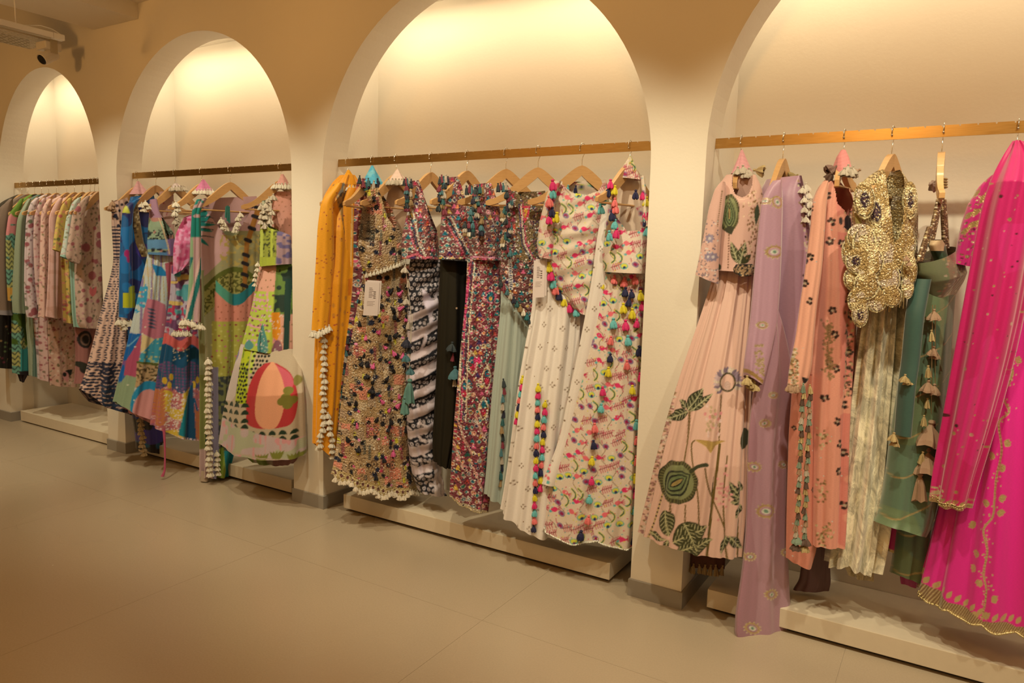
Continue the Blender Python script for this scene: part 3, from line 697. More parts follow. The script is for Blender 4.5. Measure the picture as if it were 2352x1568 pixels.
    t = g.tube('lining', [(1577, 1220, 1668, 1236), (1576, 1262, 1668, 1276), (1578, 1296, 1666, 1304)], solid((88, 46, 26)), fabric('soft', .8), b=.03, folds=(.006, 7), off=-.02)
    tas(g, t, [(1584 + 12.5 * k, 1306 + 3 * (k % 3)) for k in range(7)], 'long', tmat((170, 126, 66)), 26, .002)
    g = Garment('blouse', 'dusty pink short blouse with a green leaf-shaped pod on the chest and one flared sleeve', 'blouse', hk)
    def pb(p):
        p.fill((212, 154, 116)); pod(p, 1679, 492, 23, 44, .05, True); p.leaf(1676, 520, 1684, 540, 10, (60, 54, 30), .1)
        p.leaf(1700, 605, 1682, 555, 10, (66, 60, 26), .1, (190, 170, 110)); p.leaf(1702, 608, 1716, 556, 11, (56, 52, 22), .1, (190, 170, 110)); p.leaf(1706, 606, 1728, 584, 8, (56, 52, 22), .1)
        p.line([(1676, 450), (1678, 500)], 1.6, (120, 90, 50), .6); p.line([(1678, 540), (1676, 615)], 3, (120, 80, 50), .6, dash=6); p.ell(1655, 613, 5, 7, (60, 60, 30)); p.ring(1707, 424, 28, 38, .08, (206, 150, 110), .4)
        for i in range(150): p.ell(p.r.gauss(1732, 9), p.r.uniform(440, 600), 1.7, 2.6, p.r.choice([(150, 104, 60), (226, 180, 128)]), metal=.6)
        p.leaf(1742, 470, 1738, 520, 5, (58, 60, 34))
    neck = [(1684, 380), (1684, 428), (1692, 449), (1708, 457), (1722, 448), (1730, 426), (1729, 380)]
    t = g.tube('bodice', [(1668, 402, 1736, 402), (1648, 428, 1750, 432), (1640, 470, 1755, 474), (1648, 540, 1748, 545), (1646, 600, 1742, 604), (1642, 620, 1740, 626)], pb, silk, cut=[neck], b=[(0, .03), (.3, .06), (1, .065)], folds=(.003, 5), off=.075, seed=5, push=lambda x, y: .02 + 0 * x)
    def ps(p):
        p.fill((214, 155, 118))
        for i in range(220):
            y = p.r.uniform(500, 655); p.ell(p.r.uniform(1598, 1652), y, 1.8, 1.8, p.r.choice([(232, 206, 178), (150, 120, 104), (196, 140, 110), (120, 104, 100)]), metal=.6) if y > 600 or p.r.random() < .5 else None
        for c in ((1632, 548), (1630, 590), (1640, 590)): p.flower(*c, 12, (150, 124, 118), (210, 180, 150), 7, .3)
        p.where(p.y > 634 + (p.x - 1598) * .3, (156, 122, 110), .5)
        p.line([(1660, 440), (1650, 520)], 3, (150, 110, 70), .5, dash=5)
    g.tube('sleeve', [(1656, 418, 1666, 418), (1642, 434, 1668, 432), (1628, 480, 1664, 478), (1617, 540, 1655, 542), (1605, 600, 1650, 606), (1598, 630, 1650, 652)], ps, silk, b=[(0, .02), (1, .035)], folds=(.003, 4), off=.155, seed=6)
    def pk(p):
        p.fill((30, 24, 18)); 
        for i in range(60): p.ell(p.r.uniform(1682, 1734), p.r.uniform(610, 634), 2.2, 2.2, (196, 150, 96), metal=.8)
    g.tube('sash_knot', [(1690, 607, 1728, 606), (1682, 616, 1736, 616), (1684, 626, 1734, 628), (1698, 634, 1724, 634)], pk, fabric('gem', .5), b=.03, folds=(.006, 6), off=.15)
    cover(hk, [(1702, 344, 1706, 344), (1695, 362, 1713, 362), (1686, 382, 1722, 384), (1678, 400, 1730, 402)], (214, 140, 118), 'pink cloth cone with gold tassels on the hanger beside the right pillar', fringe=('bell', T_SILV, 20, [(1697, 395), (1710, 392), (1722, 398), (1716, 408)]))
    g = Garment('gold_tassel_tie', 'gold tassel tie sticking out beside the pink cloth cone', 'tassel', hk)
    for p_, a in (((1742, 392), 1.35),): g.tassel(hk.plane(.03).P(*p_), 'bell', T_GOLD, mpx(hk, 24), tilt=(0, a))
outfit_rose()
def outfit_lilac():
    hk = Hook(0, 1802, 40); hanger(hk, 'wooden hanger seen end-on above the lilac outfit', turn=72, half=.17, drop=.12)
    org = fabric('organza', .45, .5, slub=.03, weave=.05, spec=.5)
    def motif(p, cx, cy, r, rot=0):
        p.ring(cx, cy, r, r * .72, .3, (206, 160, 96), .7, rot)
        for k in range(12): a = k * .524 + .2; p.ell(cx + r * 1.05 * math.cos(a), cy + r * .8 * math.sin(a), 1.8, 1.8, (226, 190, 130), metal=.8)
        p.ell(cx, cy, r * .45, r * .3, (232, 214, 170), rot, .5); p.ell(cx, cy, r * .2, r * .2, (120, 140, 100), rot, .3)
    g = Garment('kurta', 'lilac kurta with gold eye-shaped motifs and a cream tassel string at the neck', 'kurta', hk)
    def pk(p):
        p.fill((176, 124, 118)); 
        for c in ((1840, 540), (1836, 640), (1846, 700), (1826, 780), (1832, 860)): motif(p, *c, 8)
        for i in range(120): p.ell(p.r.gauss(1801, 5), p.r.uniform(420, 680), 2.2, 3, p.r.choice([(220, 190, 140), (170, 130, 84), (60, 40, 36)]), metal=.5)
        p.where((np.abs(p.x - 1804 - (p.y - 430) * .0) < 7 - (p.y - 430) * .02) & (p.y < 570), (92, 50, 50))
    t = g.tube('body', [(1788, 408, 1810, 408), (1772, 424, 1824, 426), (1756, 445, 1830, 450), (1752, 520, 1838, 520), (1750, 600, 1848, 600), (1748, 720, 1852, 720), (1745, 860, 1850, 860), (1750, 960, 1842, 960)], pk, org, b=[(0, .09), (.3, .13), (1, .12)], folds=(.010, 9), seed=8, off=.02)
    tas(g, t, column(1818, 433, 1816, 640, 12), 'bell', T_CREAM, 19, .014); tas(g, t, column(1795, 440, 1797, 505, 4), 'bell', T_CREAM, 16, .01)
    V = []; Q = []
    for a, b in (((1818, 430), (1816, 520)), ((1816, 520), (1816, 640))): thread(V, Q, t.at(*a, .012), t.at(*b, .012))
    g.mesh('tassel_cord', V, Q, M['bead'])
    def psl(p):
        p.fill((186, 132, 124)); motif(p, 1768, 578, 19, -.1); motif(p, 1740, 745, 10); motif(p, 1782, 748, 11); motif(p, 1776, 465, 15, 1.2); motif(p, 1754, 462, 8)
        for i in range(50): p.ell(p.r.uniform(1724, 1740), p.r.uniform(790, 870), 2, 3, (206, 166, 110), metal=.7)
        p.line([(1712, 850), (1748, 884)], 7, (190, 140, 70), .6)
    g.tube('sleeve', [(1780, 414, 1790, 414), (1768, 426, 1793, 428), (1753, 448, 1797, 450), (1746, 500, 1796, 500), (1738, 580, 1794, 584), (1731, 660, 1790, 662), (1724, 740, 1784, 742), (1716, 800, 1768, 806), (1711, 850, 1748, 868), (1714, 862, 1742, 884)], psl, org, b=[(0, .02), (1, .035)], folds=(.006, 5), off=.15, seed=9)
    tas(g, None, [(1716, 872), (1724, 880), (1733, 886)], 'bell', T_GOLD, 20, plane=.17)
    g = Garment('dupatta', 'long lilac organza dupatta falling in front of the step almost to the floor', 'scarf', hk)
    def pd(p):
        p.fill((178, 124, 114)); p.where((p.x < 1728 + 6 * np.sin(p.y * .02)), (168, 112, 104))
        for x, y, r in ((1750, 970, 11), (1728, 1070, 14), (1793, 1064, 10), (1752, 1170, 20), (1718, 1275, 11), (1798, 1264, 11), (1762, 1358, 15), (1720, 1437, 17), (1810, 1418, 12), (1768, 905, 8)): motif(p, x, y, r, p.r.uniform(-.6, .6))
        p.line([(1686, 1466), (1712, 1482), (1770, 1486), (1820, 1474)], 5, (206, 150, 104), .3)
    g.tube('cloth', [(1764, 690, 1776, 690), (1752, 760, 1800, 760), (1732, 880, 1826, 880), (1718, 1000, 1812, 1000), (1716, 1100, 1806, 1100), (1714, 1200, 1806, 1200), (1707, 1290, 1809, 1290), (1697, 1360, 1812, 1362), (1688, 1420, 1817, 1424), (1687, 1450, 1822, 1456), (1692, 1470, 1816, 1476)], pd, org, b=[(0, .02), (.6, .018), (1, .028)], folds=(.008, 6), off=.145, seed=10, topamp=.6)
    g = Garment('gold_tassel_tie', 'single dull gold tassel sticking out right of the lilac outfit neck', 'tassel', hk)
    g.tassel(hk.plane(.0).P(1823, 405), 'bell', tmat((150, 118, 60), .2), mpx(hk, 22), tilt=(0, 1.4))
outfit_lilac()
def outfit_peach():
    hk = Hook(0, 1941, 20); hanger(hk, 'wooden hanger under the peach cloth cone', turn=74, half=.105, drop=.085)
    silk = fabric('peachsilk', .5, .35, slub=.05, weave=.04, dots=(.42, .09, (236, 190, 150), .5), spec=.5)
    g = Garment('kurta', 'peach silk kurta with dark brown gem clusters and small pearl dots', 'kurta', hk)
    def gem(p, x, y, r=6):
        for k in range(5): a = k * 1.26 + p.r.random(); p.ell(x + r * .8 * math.cos(a), y + r * math.sin(a), r * .5, r * .55, p.r.choice([(44, 24, 18), (72, 42, 28)]), metal=.2)
        p.ell(x, y, r * .4, r * .4, (200, 168, 120), metal=.6)
    GEMS = [(1846, 455), (1885, 452), (1890, 512), (1885, 555), (1856, 656), (1886, 708), (1890, 760), (1880, 825), (1908, 560), (1892, 835), (1920, 800), (1912, 915), (1894, 950), (1910, 1020), (1899, 1060), (1910, 1135), (1900, 1000), (1870, 900), (1846, 780), (1926, 650), (1928, 720)]
    def pk(p):
        p.fill((226, 140, 100)); p.where((p.x > 1900) & (vn(p.x, p.y, 40, 2) > .3), (214, 118, 88))
        for c in GEMS: gem(p, *c, 6.5)
        for i in range(260):
            y = p.r.uniform(430, 900); p.ell(1928 - (y - 430) * .02 + p.r.gauss(0, 5), y, 2.2, 2.6, p.r.choice([(200, 160, 104), (120, 84, 56), (52, 36, 30)]), metal=.6)
        p.ell(1924, 515, 10, 17, (40, 24, 26)); p.ell(1908, 510, 4, 9, (40, 24, 26)); p.ell(1922, 650, 8, 14, (40, 24, 26))
        for i in range(120):
            y = p.r.uniform(730, 860); p.ell(1878 + p.r.gauss(0, 5), y, 2, 2.6, (176, 132, 80), metal=.6)
        for c in ((1866, 990), (1862, 1115), (1874, 1190), (1862, 1210)):
            for i in range(22): p.ell(c[0] + p.r.gauss(0, 6), c[1] + p.r.gauss(0, 12), 2, 2.6, p.r.choice([(190, 146, 84), (228, 196, 130), (150, 110, 60)]), metal=.6)
    t = g.tube('body', [(1900, 412, 1926, 412), (1884, 428, 1942, 430), (1868, 452, 1958, 456), (1862, 500, 1966, 500), (1858, 600, 1964, 600), (1852, 720, 1958, 720), (1846, 830, 1954, 830), (1838, 950, 1946, 950), (1834, 1060, 1942, 1062), (1830, 1160, 1938, 1166), (1830, 1226, 1932, 1232)], pk, silk, b=[(0, .08), (.3, .12), (1, .13)], folds=(.013, 10), seed=12, off=.01, cut=[[(1896, 400), (1902, 470), (1926, 500), (1940, 470), (1944, 400)]], topamp=.4)
    g.tube('side_panel', [(1822, 860, 1866, 860), (1812, 1000, 1868, 1000), (1808, 1140, 1872, 1144), (1806, 1240, 1878, 1252), (1806, 1280, 1862, 1306)], lambda p: (p.fill((214, 124, 86)), [gem(p, x, y, 4) for x, y in ((1820, 980), (1862, 1120))]), silk, b=.03, folds=(.007, 5), off=.08, seed=13)
    def psl(p):
        p.fill((238, 158, 112))
        for c in ((1846, 650), (1860, 478), (1858, 590), (1880, 740), (1854, 690)): gem(p, *c, 6)
        for i in range(110): p.ell(p.r.uniform(1812, 1828), p.r.uniform(800, 890), 2, 2.6, p.r.choice([(206, 164, 100), (150, 110, 60), (240, 214, 160)]), metal=.6)
        p.poly([(1836, 862), (1856, 868), (1840, 880)], (30, 22, 20))
        for i in range(40): p.ell(1836 + p.r.gauss(0, 3), p.r.uniform(560, 660), 2, 3, (200, 160, 104), metal=.6)
        p.ring(1847, 598, 7, 11, .35, (60, 40, 50), .3)
    g.tube('sleeve', [(1892, 416, 1900, 416), (1882, 430, 1902, 432), (1866, 460, 1898, 462), (1862, 520, 1894, 520), (1850, 620, 1886, 622), (1838, 700, 1874, 704), (1828, 780, 1866, 784), (1814, 840, 1862, 846), (1810, 886, 1846, 894)], psl, silk, b=[(0, .02), (1, .03)], folds=(.006, 4), off=.15, seed=14)
    p0 = g.hk.plane(.185)
    cols = [T_SAGE, T_GOLD, T_BRN, T_SAGE, T_TAN, T_SILV, T_SAGE, T_BRN, T_GOLD]
    for k, (x, y) in enumerate(column(1853, 890, 1838, 1252, 26, 2)):
        for dx in (-8, 8):
            x2 = x + dx * (1 + .25 * (k > 20)); g.tassel(p0.P(x2, y + (3 if dx > 0 else 0)), 'long' if k < 24 else 'bell', cols[(k + (dx > 0)) % 9], mpx(hk, 22), name='tassel')
    tas(g, None, [(1812, 888), (1820, 892), (1828, 890)], 'bell', T_TAN, 17, plane=.18)
    cover(hk, [(1932, 344, 1942, 344), (1922, 360, 1950, 362), (1915, 382, 1954, 384), (1912, 398, 1956, 398)], (222, 128, 104), 'peach cloth cone with silver and sage tassels on a hanger', fringe=('bell', [T_SILV, T_SAGE, T_SILV, T_TAN][0], 20, [(1935, 390), (1948, 394), (1960, 398), (1925, 402), (1940, 410), (1954, 412)]))
    g = Garment('gold_tassel_tie', 'brown gold tassel pair left of the peach cloth cone', 'tassel', hk)
    g.tassel(hk.plane(.04).P(1912, 388), 'bell', tmat((130, 92, 66), .2), mpx(hk, 26), tilt=(.3, -.9)); g.tassel(hk.plane(.05).P(1908, 402), 'bell', T_BRN, mpx(hk, 20), tilt=(.3, -.6)); g.tassel(hk.plane(.05).P(1966, 394), 'bell', T_TAN, mpx(hk, 22), tilt=(.3, 1.1))
    g = Garment('dupatta', 'dark plum sheer dupatta end resting low behind the peach kurta', 'scarf', hk)
    g.tube('cloth', [(1850, 1180, 1905, 1180), (1846, 1260, 1904, 1262), (1836, 1330, 1906, 1334), (1822, 1352, 1902, 1352)], lambda p: (p.fill((84, 44, 34)), p.ell(1822, 1325, 10, 14, (120, 84, 54), metal=.3)), fabric('organza'), b=.03, folds=(.006, 5), off=-.09, seed=15)
outfit_peach()
def outfit_gold():
    hk = Hook(0, 2052, 12); hanger(hk, 'pale wooden hanger in front of the brightest part of the near rail', turn=68, half=.18, drop=.125)
    g = Garment('velvet_skirt', 'champagne crushed velvet skirt hanging in deep vertical folds', 'skirt', hk)
    vel = fabric('velvet', .36, .6, velvet=.42, weave=.05, spec=.6)
    t = g.tube('skirt_panel', [(1985, 660, 2076, 655), (1976, 740, 2072, 740), (1962, 840, 2066, 840), (1948, 950, 2058, 950), (1932, 1060, 2050, 1060), (1916, 1160, 2044, 1160), (1906, 1240, 2032, 1244), (1901, 1284, 2018, 1300)], solid((222, 192, 138)), vel, b=[(0, .06), (1, .09)], folds=(.030, 12), grow=.4, topamp=.5, seed=21, off=-.02, hem=lambda x, f: 6 * np.sin(x * .08))
    g.tube('inner_layer', [(1935, 1200, 2014, 1200), (1930, 1270, 2012, 1270), (1950, 1318, 2006, 1326)], solid((176, 142, 84)), vel, b=.04, folds=(.012, 6), off=-.06, seed=22)
    g = Garment('embellished_blouse', 'gold sequinned blouse with dark plum flowers and rounded cascading panels', 'blouse', hk)
    gold = fabric('goldseq', .45, .2, weave=.12, bump=.5, mosaic=(2.6, [(222, 186, 120), (176, 134, 74), (140, 102, 54), (200, 158, 96), (104, 74, 38), (236, 206, 150)], .85, 0))
    def pg(p):
        p.fill((164, 122, 62)); p.c[:, 3] = .35
        p.where(vn(p.x, p.y, 26, 5) > .62, (196, 160, 116), .4); p.where(vn(p.x, p.y, 22, 9) > .72, (216, 176, 108), .5)
    def flo(p, x, y, rx, ry): 
        p.ell(x, y, rx * 1.25, ry * 1.2, (206, 172, 112), metal=.5, wob=.1); p.ell(x, y, rx, ry, (52, 28, 32), wob=.12); p.ell(x, y, rx * .3, ry * .4, (84, 52, 52))
    def p1(p):
        pg(p)
        for f in ((2000, 490, 12, 22), (2001, 625, 17, 17), (2050, 632, 9, 14), (2092, 488, 5, 12)): flo(p, *f)
    bt = g.tube('bodice', [(2016, 392, 2064, 390), (1990, 408, 2078, 404), (1970, 430, 2088, 430), (1958, 470, 2106, 470), (1956, 540, 2104, 545), (1950, 600, 2104, 610), (1946, 650, 2096, 655), (1960, 690, 2070, 690)], p1, gold, cut=[[(2023, 380), (2028, 440), (2034, 500), (2040, 560), (2054, 545), (2064, 470), (2070, 420), (2068, 380)]], b=[(0, .05), (.4, .09), (1, .08)], folds=(.009, 6), seed=23, off=.075, topamp=.7)
    # scalloped cascading leaves: rounded petals edged in silk
    k = 0
    for x, y, rx, ry, off in ((1974, 545, 30, 32, .12), (1950, 580, 18, 34, .11), (1985, 560, 28, 46, .13), (1962, 640, 26, 30, .13), (1990, 655, 30, 34, .15), (1972, 690, 26, 32, .15), (2012, 690, 26, 28, .14), (1975, 722, 20, 30, .165), (1996, 600, 34, 40, .14), (2090, 460, 18, 44, .10), (2082, 560, 22, 50, .10), (2088, 620, 20, 40, .11), (2084, 660, 16, 26, .115), (1965, 600, 24, 30, .14), (2040, 640, 28, 38, .135), (2048, 680, 24, 26, .14), (1985, 460, 26, 44, .125)):
        rows = [(x - rx * math.sin(a), y - ry * math.cos(a), x + rx * math.sin(a), y - ry * math.cos(a)) for a in np.linspace(.25, PI - .12, 12)]
        def pp(p, x=x, y=y, rx=rx, ry=ry):
            pg(p); d = ((p.x - x) / rx) ** 2 + ((p.y - y) / ry) ** 2
            if (x, y) in ((1974, 690),): pass
            if (int(x) + int(y)) % 3 == 0: flo(p, x, y, rx * .42, ry * .42)
            p.where((d > .78) & (p.y > y - ry * .6), (232, 200, 128), .15); p.where((d > .64) & (d < .78) & (p.y > y - ry * .6), (74, 50, 26), .1)
        g.tube('petal_panel', rows, pp, gold, b=.010, folds=(.002, 4), off=off + .045, seed=k, res=2.2); k += 1
    for x0, y0, x1, y1, w in ((1940, 545, 1968, 600, 14), (1962, 490, 1972, 540, 10)):
        g.tube('silk_lining', [(x0, y0, x0 + w, y0 - 6), (x0 + 2, (y0 + y1) / 2, x0 + 2 * w, (y0 + y1) / 2), (x0 + 12, y1, x1 + 6, y1)], solid((164, 134, 64)), fabric('satin', .35, .2, spec=.6), b=.008, folds=(.003, 3), off=.15, seed=k); k += 1
    V = []; Q = []; n = 0
    for i in range(70):
        x = RNG.uniform(2018, 2078); y = 690 + RNG.uniform(-12, 6) - (x - 2018) * .25; a = g.hk.plane(.17).P(x, y); b = a + np.array([0, 0, -mpx(hk, RNG.uniform(14, 30))]); thread(V, Q, a, b, .0013)
    g.mesh('beaded_fringe', V, Q, M['gold'], kind='stuff')
    tas(g, None, [(2082, 592), (2088, 604)], 'bell', T_TAN, 12, plane=.19)
outfit_gold()
def outfit_green():
    hk = Hook(0, 2167, 62); hanger(hk, 'wooden hanger seen exactly edge-on above the green outfit', turn=89)
    satin = fabric('greensilk', .42, .5, slub=.06, weave=.04, spec=.55)
    g = Garment('silk_dupatta', 'sage green silk dupatta with thin gold diagonal lines, folded lengthwise', 'scarf', hk)
    def pd(p):
        p.fill((104, 112, 66)); p.where(vn(p.x, p.y, 70, 3) > .55, (92, 106, 70)); k = ((p.y + p.x * 1.1) / 78) % 1; p.where(k < .035, (186, 150, 84), .5)
        p.where((p.x > 2122) & (p.y > 900), (96, 78, 58)); p.where((np.abs(p.x - 2112 + (p.y - 900) * .06) < 3), (124, 116, 70)); k2 = ((p.y + p.x * 1.1) / 78) % 1; p.where((k2 < .035) & (p.x > 2122), (176, 138, 80), .5)
    g.tube('front_fold', [(2112, 640, 2178, 640), (2100, 720, 2170, 720), (2092, 820, 2162, 820), (2078, 920, 2158, 920), (2064, 1020, 2150, 1022), (2052, 1120, 2138, 1124), (2042, 1190, 2112, 1200), (2034, 1206, 2096, 1222)], pd, satin, b=[(0, .06), (1, .08)], folds=(.009, 5), seed=31, off=.0)
    g.tube('back_fold', [(2130, 860, 2172, 860), (2108, 1000, 2158, 1000), (2088, 1120, 2140, 1120), (2076, 1220, 2130, 1222), (2068, 1300, 2122, 1306), (2066, 1322, 2100, 1334)], pd, satin, b=[(0, .05), (1, .06)], folds=(.010, 5), seed=32, off=-.04)
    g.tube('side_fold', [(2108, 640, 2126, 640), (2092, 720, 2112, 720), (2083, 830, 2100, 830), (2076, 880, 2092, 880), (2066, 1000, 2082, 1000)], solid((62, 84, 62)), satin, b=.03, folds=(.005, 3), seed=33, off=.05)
    tas(g, None, [(2078, 868), (2086, 872), (2052, 1002), (2056, 1014)], 'bell', T_GOLD, 20, plane=.07)
    g = Garment('blouse', 'small green strapless blouse cup with gold stitched fans, hung from a beaded strap', 'blouse', hk)
    def pb(p):
        p.fill((112, 110, 66)); p.where(p.x > 2138, (146, 112, 74), .25)
        for k in range(16):
            a = -1.2 + k * .13; p.line([(2136, 700), (2136 + 130 * math.cos(a), 700 + 150 * math.sin(a))], 1.5, (200, 166, 104), .7)
        for i in range(130): p.ell(p.r.uniform(2132, 2200), p.r.uniform(575, 712), 2, 2, p.r.choice([(222, 186, 134), (180, 120, 84), (196, 160, 90)]), metal=.6)
    g.tube('cup', [(2108, 604, 2184, 566), (2112, 630, 2196, 596), (2124, 660, 2196, 634), (2134, 690, 2184, 672), (2148, 706, 2166, 702)], pb, satin, b=[(0, .05), (.4, .07), (1, .02)], folds=(.004, 4), seed=34, off=.05)
    g.tube('twisted_strap', [(2136, 560, 2150, 552), (2140, 572, 2164, 560), (2152, 600, 2168, 592)], solid((76, 92, 56)), satin, b=.02, folds=(.003, 4), seed=35, off=.07)
    for (x0, y0, x1, y1) in ((2158, 456, 2136, 560), (2166, 458, 2172, 570), (2136, 520, 2112, 600)):
        g.tube('beaded_strap', [(x0 - 5, y0, x0 + 5, y0), ((x0 + x1) / 2 - 6, (y0 + y1) / 2, (x0 + x1) / 2 + 6, (y0 + y1) / 2), (x1 - 6, y1, x1 + 6, y1)], lambda p: (p.fill((120, 84, 48)), p.c.__setitem__((slice(None), 3), .4)), fabric('goldseq'), b=.008, folds=(.003, 5), off=.06, seed=36)
    g.tube('cloth_button', [(2144, 552, 2156, 550), (2138, 562, 2166, 560), (2142, 576, 2160, 576)], solid((190, 146, 92)), fabric('gem', .5), b=.018, folds=(.003, 5), off=.10, seed=37)
    pl = g.hk.plane(.13); V = []; Q = []
    for (x0, y0), (x1, y1) in (((2142, 700), (2138, 1010)), ((2148, 700), (2148, 960)), ((2140, 1000), (2124, 1080))): thread(V, Q, pl.P(x0, y0), pl.P(x1, y1), .0016)
    g.mesh('twisted_cords', V, Q, M['gold'])
    for x, y, k, s_, m_ in ((2145, 722, 'bell', 26, T_TAN), (2140, 770, 'long', 26, T_GOLD), (2143, 805, 'bell', 22, T_TAN), (2148, 812, 'bell', 22, T_TAN), (2132, 852, 'long', 28, T_GOLD), (2131, 885, 'bell', 28, T_TAN), (2145, 893, 'bell', 26, T_TAN), (2130, 925, 'long', 24, T_GOLD), (2122, 965, 'long', 26, T_GOLD), (2134, 992, 'bell', 60, T_TAN), (2118, 1050, 'long', 30, T_GOLD), (2128, 1056, 'bell', 62, T_TAN), (2112, 1115, 'long', 66, T_TAN)):
        g.tassel(pl.P(x, y), k, m_, mpx(hk, s_))
    g = Garment('gold_tassel_tie', 'frayed gold tassel and cord wound round the edge-on hanger', 'tassel', hk)
    g.tassel(hk.plane(.05).P(2142, 424), 'bell', tmat((170, 130, 96), .1), mpx(hk, 26), tilt=(0, -1.3))
    pl = hk.plane(.02); V = []; Q = []
    for y in (412, 418, 424, 430):
        c = pl.P(2163, y); pts = [c + .014 * math.cos(a) * hk.e * 1.1 + .022 * math.sin(a) * hk.d * 1.4 for a in np.linspace(0, 2 * PI, 13)]; v, q = pipe(pts, .003, 5); o = len(V); V += [tuple(x) for x in v]; Q += [tuple(i + o for i in f) for f in q]
    g.mesh('wound_cord', V, Q, T_GOLD)
outfit_green()
def outfit_pink():
    hk = Hook(0, 2338, 0); hanger(hk, 'hanger hidden under the hot pink dupatta at the right edge of the photo', turn=88, half=.12, drop=.10)
    silk = fabric('rawsilk', .42, .45, slub=.07, weave=.03, spec=.5)
    g = Garment('lehenga_skirt', 'hot pink raw silk lehenga skirt with a gold vine and scalloped beaded hem', 'skirt', hk)
    VINE = curve([(2346, 640), (2330, 740), (2318, 800), (2326, 850), (2306, 900), (2318, 935), (2296, 960), (2302, 1020), (2290, 1080), (2286, 1130), (2282, 1165), (2262, 1195), (2270, 1240), (2262, 1290), (2268, 1330), (2256, 1400)], 8)
    def ps(p):
        p.fill((222, 34, 108)); p.line(VINE, 4.5, (170, 116, 66), .6); p.line(VINE, 4.5, (216, 170, 104), .7, dash=5)
        for x, y, a in ((2314, 850, .3), (2332, 824, -.4), (2292, 935, 2.6), (2300, 900, 2.2), (2286, 1030, 2.7), (2272, 1132, 2.4), (2298, 1120, .6), (2296, 1150, .9), (2250, 1245, 2.6), (2244, 1280, 3.0), (2256, 1305, 2.2), (2280, 1340, .2), (2248, 1375, 2.4), (2262, 1375, .6), (2338, 700, .1), (2310, 1060, 3.4), (2278, 885, 3.6), (2240, 1190, 3.5), (2308, 1005, -.2)):
            for da in (-.5, 0, .5): p.leaf(x, y, x + 15 * math.cos(a + da), y + 15 * math.sin(a + da), 5, (212, 168, 98), .7)
        for i in range(90):
            q = VINE[p.r.randrange(len(VINE))]; p.ell(q[0] + p.r.gauss(0, 9), q[1] + p.r.gauss(0, 8), 1.8, 1.8, (226, 180, 116), metal=.7)
        e = 1350 + (p.x - 2108) * .44 - (p.x > 2260) * (p.x - 2260) * .24
        w = 8 * np.abs(np.sin((p.x - 2108) * .042)); k = p.y - (e - 24 - w)
        p.where(k > 0, (150, 106, 62), .75); p.where((k > 0) & ((p.x / 6 + p.y / 9) % 1 < .35), (222, 186, 120), .8)
        for i in range(14): x = 2112 + i * 17; y = 1350 + (x - 2108) * .44 - (x > 2260) * (x - 2260) * .24 - 44; p.leaf(x, y + 12, x + 12, y - 4, 5, (214, 170, 100), .7)
    t = g.tube('skirt_panel', [(2262, 640, 2440, 640), (2250, 780, 2450, 790), (2222, 900, 2470, 900), (2196, 1000, 2490, 1010), (2166, 1120, 2510, 1140), (2138, 1240, 2530, 1262), (2108, 1348, 2545, 1440)], ps, silk, b=[(0, .06), (1, .13)], folds=(.018, 13), grow=.6, seed=41, off=-.02, topamp=.4, hem=lambda x, f: 9 * np.abs(np.sin((x - 2108) * .042)) + 22 * np.sin(PI * np.clip((x - 2108) / 437, 0, 1)))
    hem = [(x, 1344 + (x - 2108) * .30 + 22 * math.sin(PI * (x - 2108) / 437) + 9 * abs(math.sin((x - 2108) * .042)) - 4) for x in range(2116, 2500, 5)]
    g.beads(t, hem, 3.0, .0042, M['gold'], 'bead_hem', 1.2, .004, rows=2)
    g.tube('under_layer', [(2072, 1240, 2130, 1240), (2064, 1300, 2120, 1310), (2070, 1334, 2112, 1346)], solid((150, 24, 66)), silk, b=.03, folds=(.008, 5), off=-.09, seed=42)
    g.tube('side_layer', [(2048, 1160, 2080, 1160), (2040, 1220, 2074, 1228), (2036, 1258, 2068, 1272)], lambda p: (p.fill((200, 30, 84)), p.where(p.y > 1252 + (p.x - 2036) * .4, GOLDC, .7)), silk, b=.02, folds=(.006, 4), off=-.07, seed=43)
    g = Garment('blouse', 'hot pink blouse sleeve thick with gold embroidery, showing left of the pink dupatta', 'blouse', hk)
    def pb(p):
        p.fill((214, 30, 100))
        for i in range(420): p.ell(p.r.uniform(2188, 2420), p.r.uniform(415, 640), p.r.uniform(1.5, 4.5), p.r.uniform(1.5, 3), p.r.choice([GOLDC, GOLDL, (150, 96, 60), (120, 40, 60)]), p.r.uniform(0, 3), .7)
        for i in range(16): x = p.r.uniform(2200, 2260); y = p.r.uniform(440, 600); p.leaf(x, y, x + 22, y - 16, 6, GOLDC, .7)
    g.tube('sleeve', [(2276, 404, 2296, 404), (2250, 424, 2300, 424), (2222, 470, 2290, 472), (2206, 520, 2276, 524), (2196, 570, 2262, 580), (2190, 604, 2250, 616)], pb, silk, b=[(0, .04), (1, .06)], folds=(.006, 5), seed=44, off=.0)
    g.tube('bodice', [(2290, 400, 2420, 400), (2300, 500, 2425, 500), (2326, 600, 2420, 600), (2330, 690, 2420, 690)], pb, silk, b=.07, folds=(.006, 5), seed=45, off=-.01)
    g = Garment('dupatta', 'hot pink silk dupatta draped over the last hanger, sprinkled with gold sequins', 'scarf', hk)
    def pd(p):
        p.fill((204, 26, 82)); p.where(vn(p.x, p.y * .3, 34, 7) > .6, (212, 34, 92))
        for i in range(100):
            x = p.r.uniform(2150, 2352); y = p.r.uniform(380, 1130); r_ = p.r.choice([1.6, 1.8, 2.4, 4.2]); p.ell(x, y, r_, r_ * .9, p.r.choice([GOLDC, (214, 168, 120), (96, 40, 40)]), metal=.7)
        k = p.y - (1126 + (p.x - 2140) * .2); p.where(k > 12, (176, 126, 74), .7); p.where((k > 12) & ((p.x / 5 + p.y / 5) % 1 < .4), (230, 190, 120), .8)
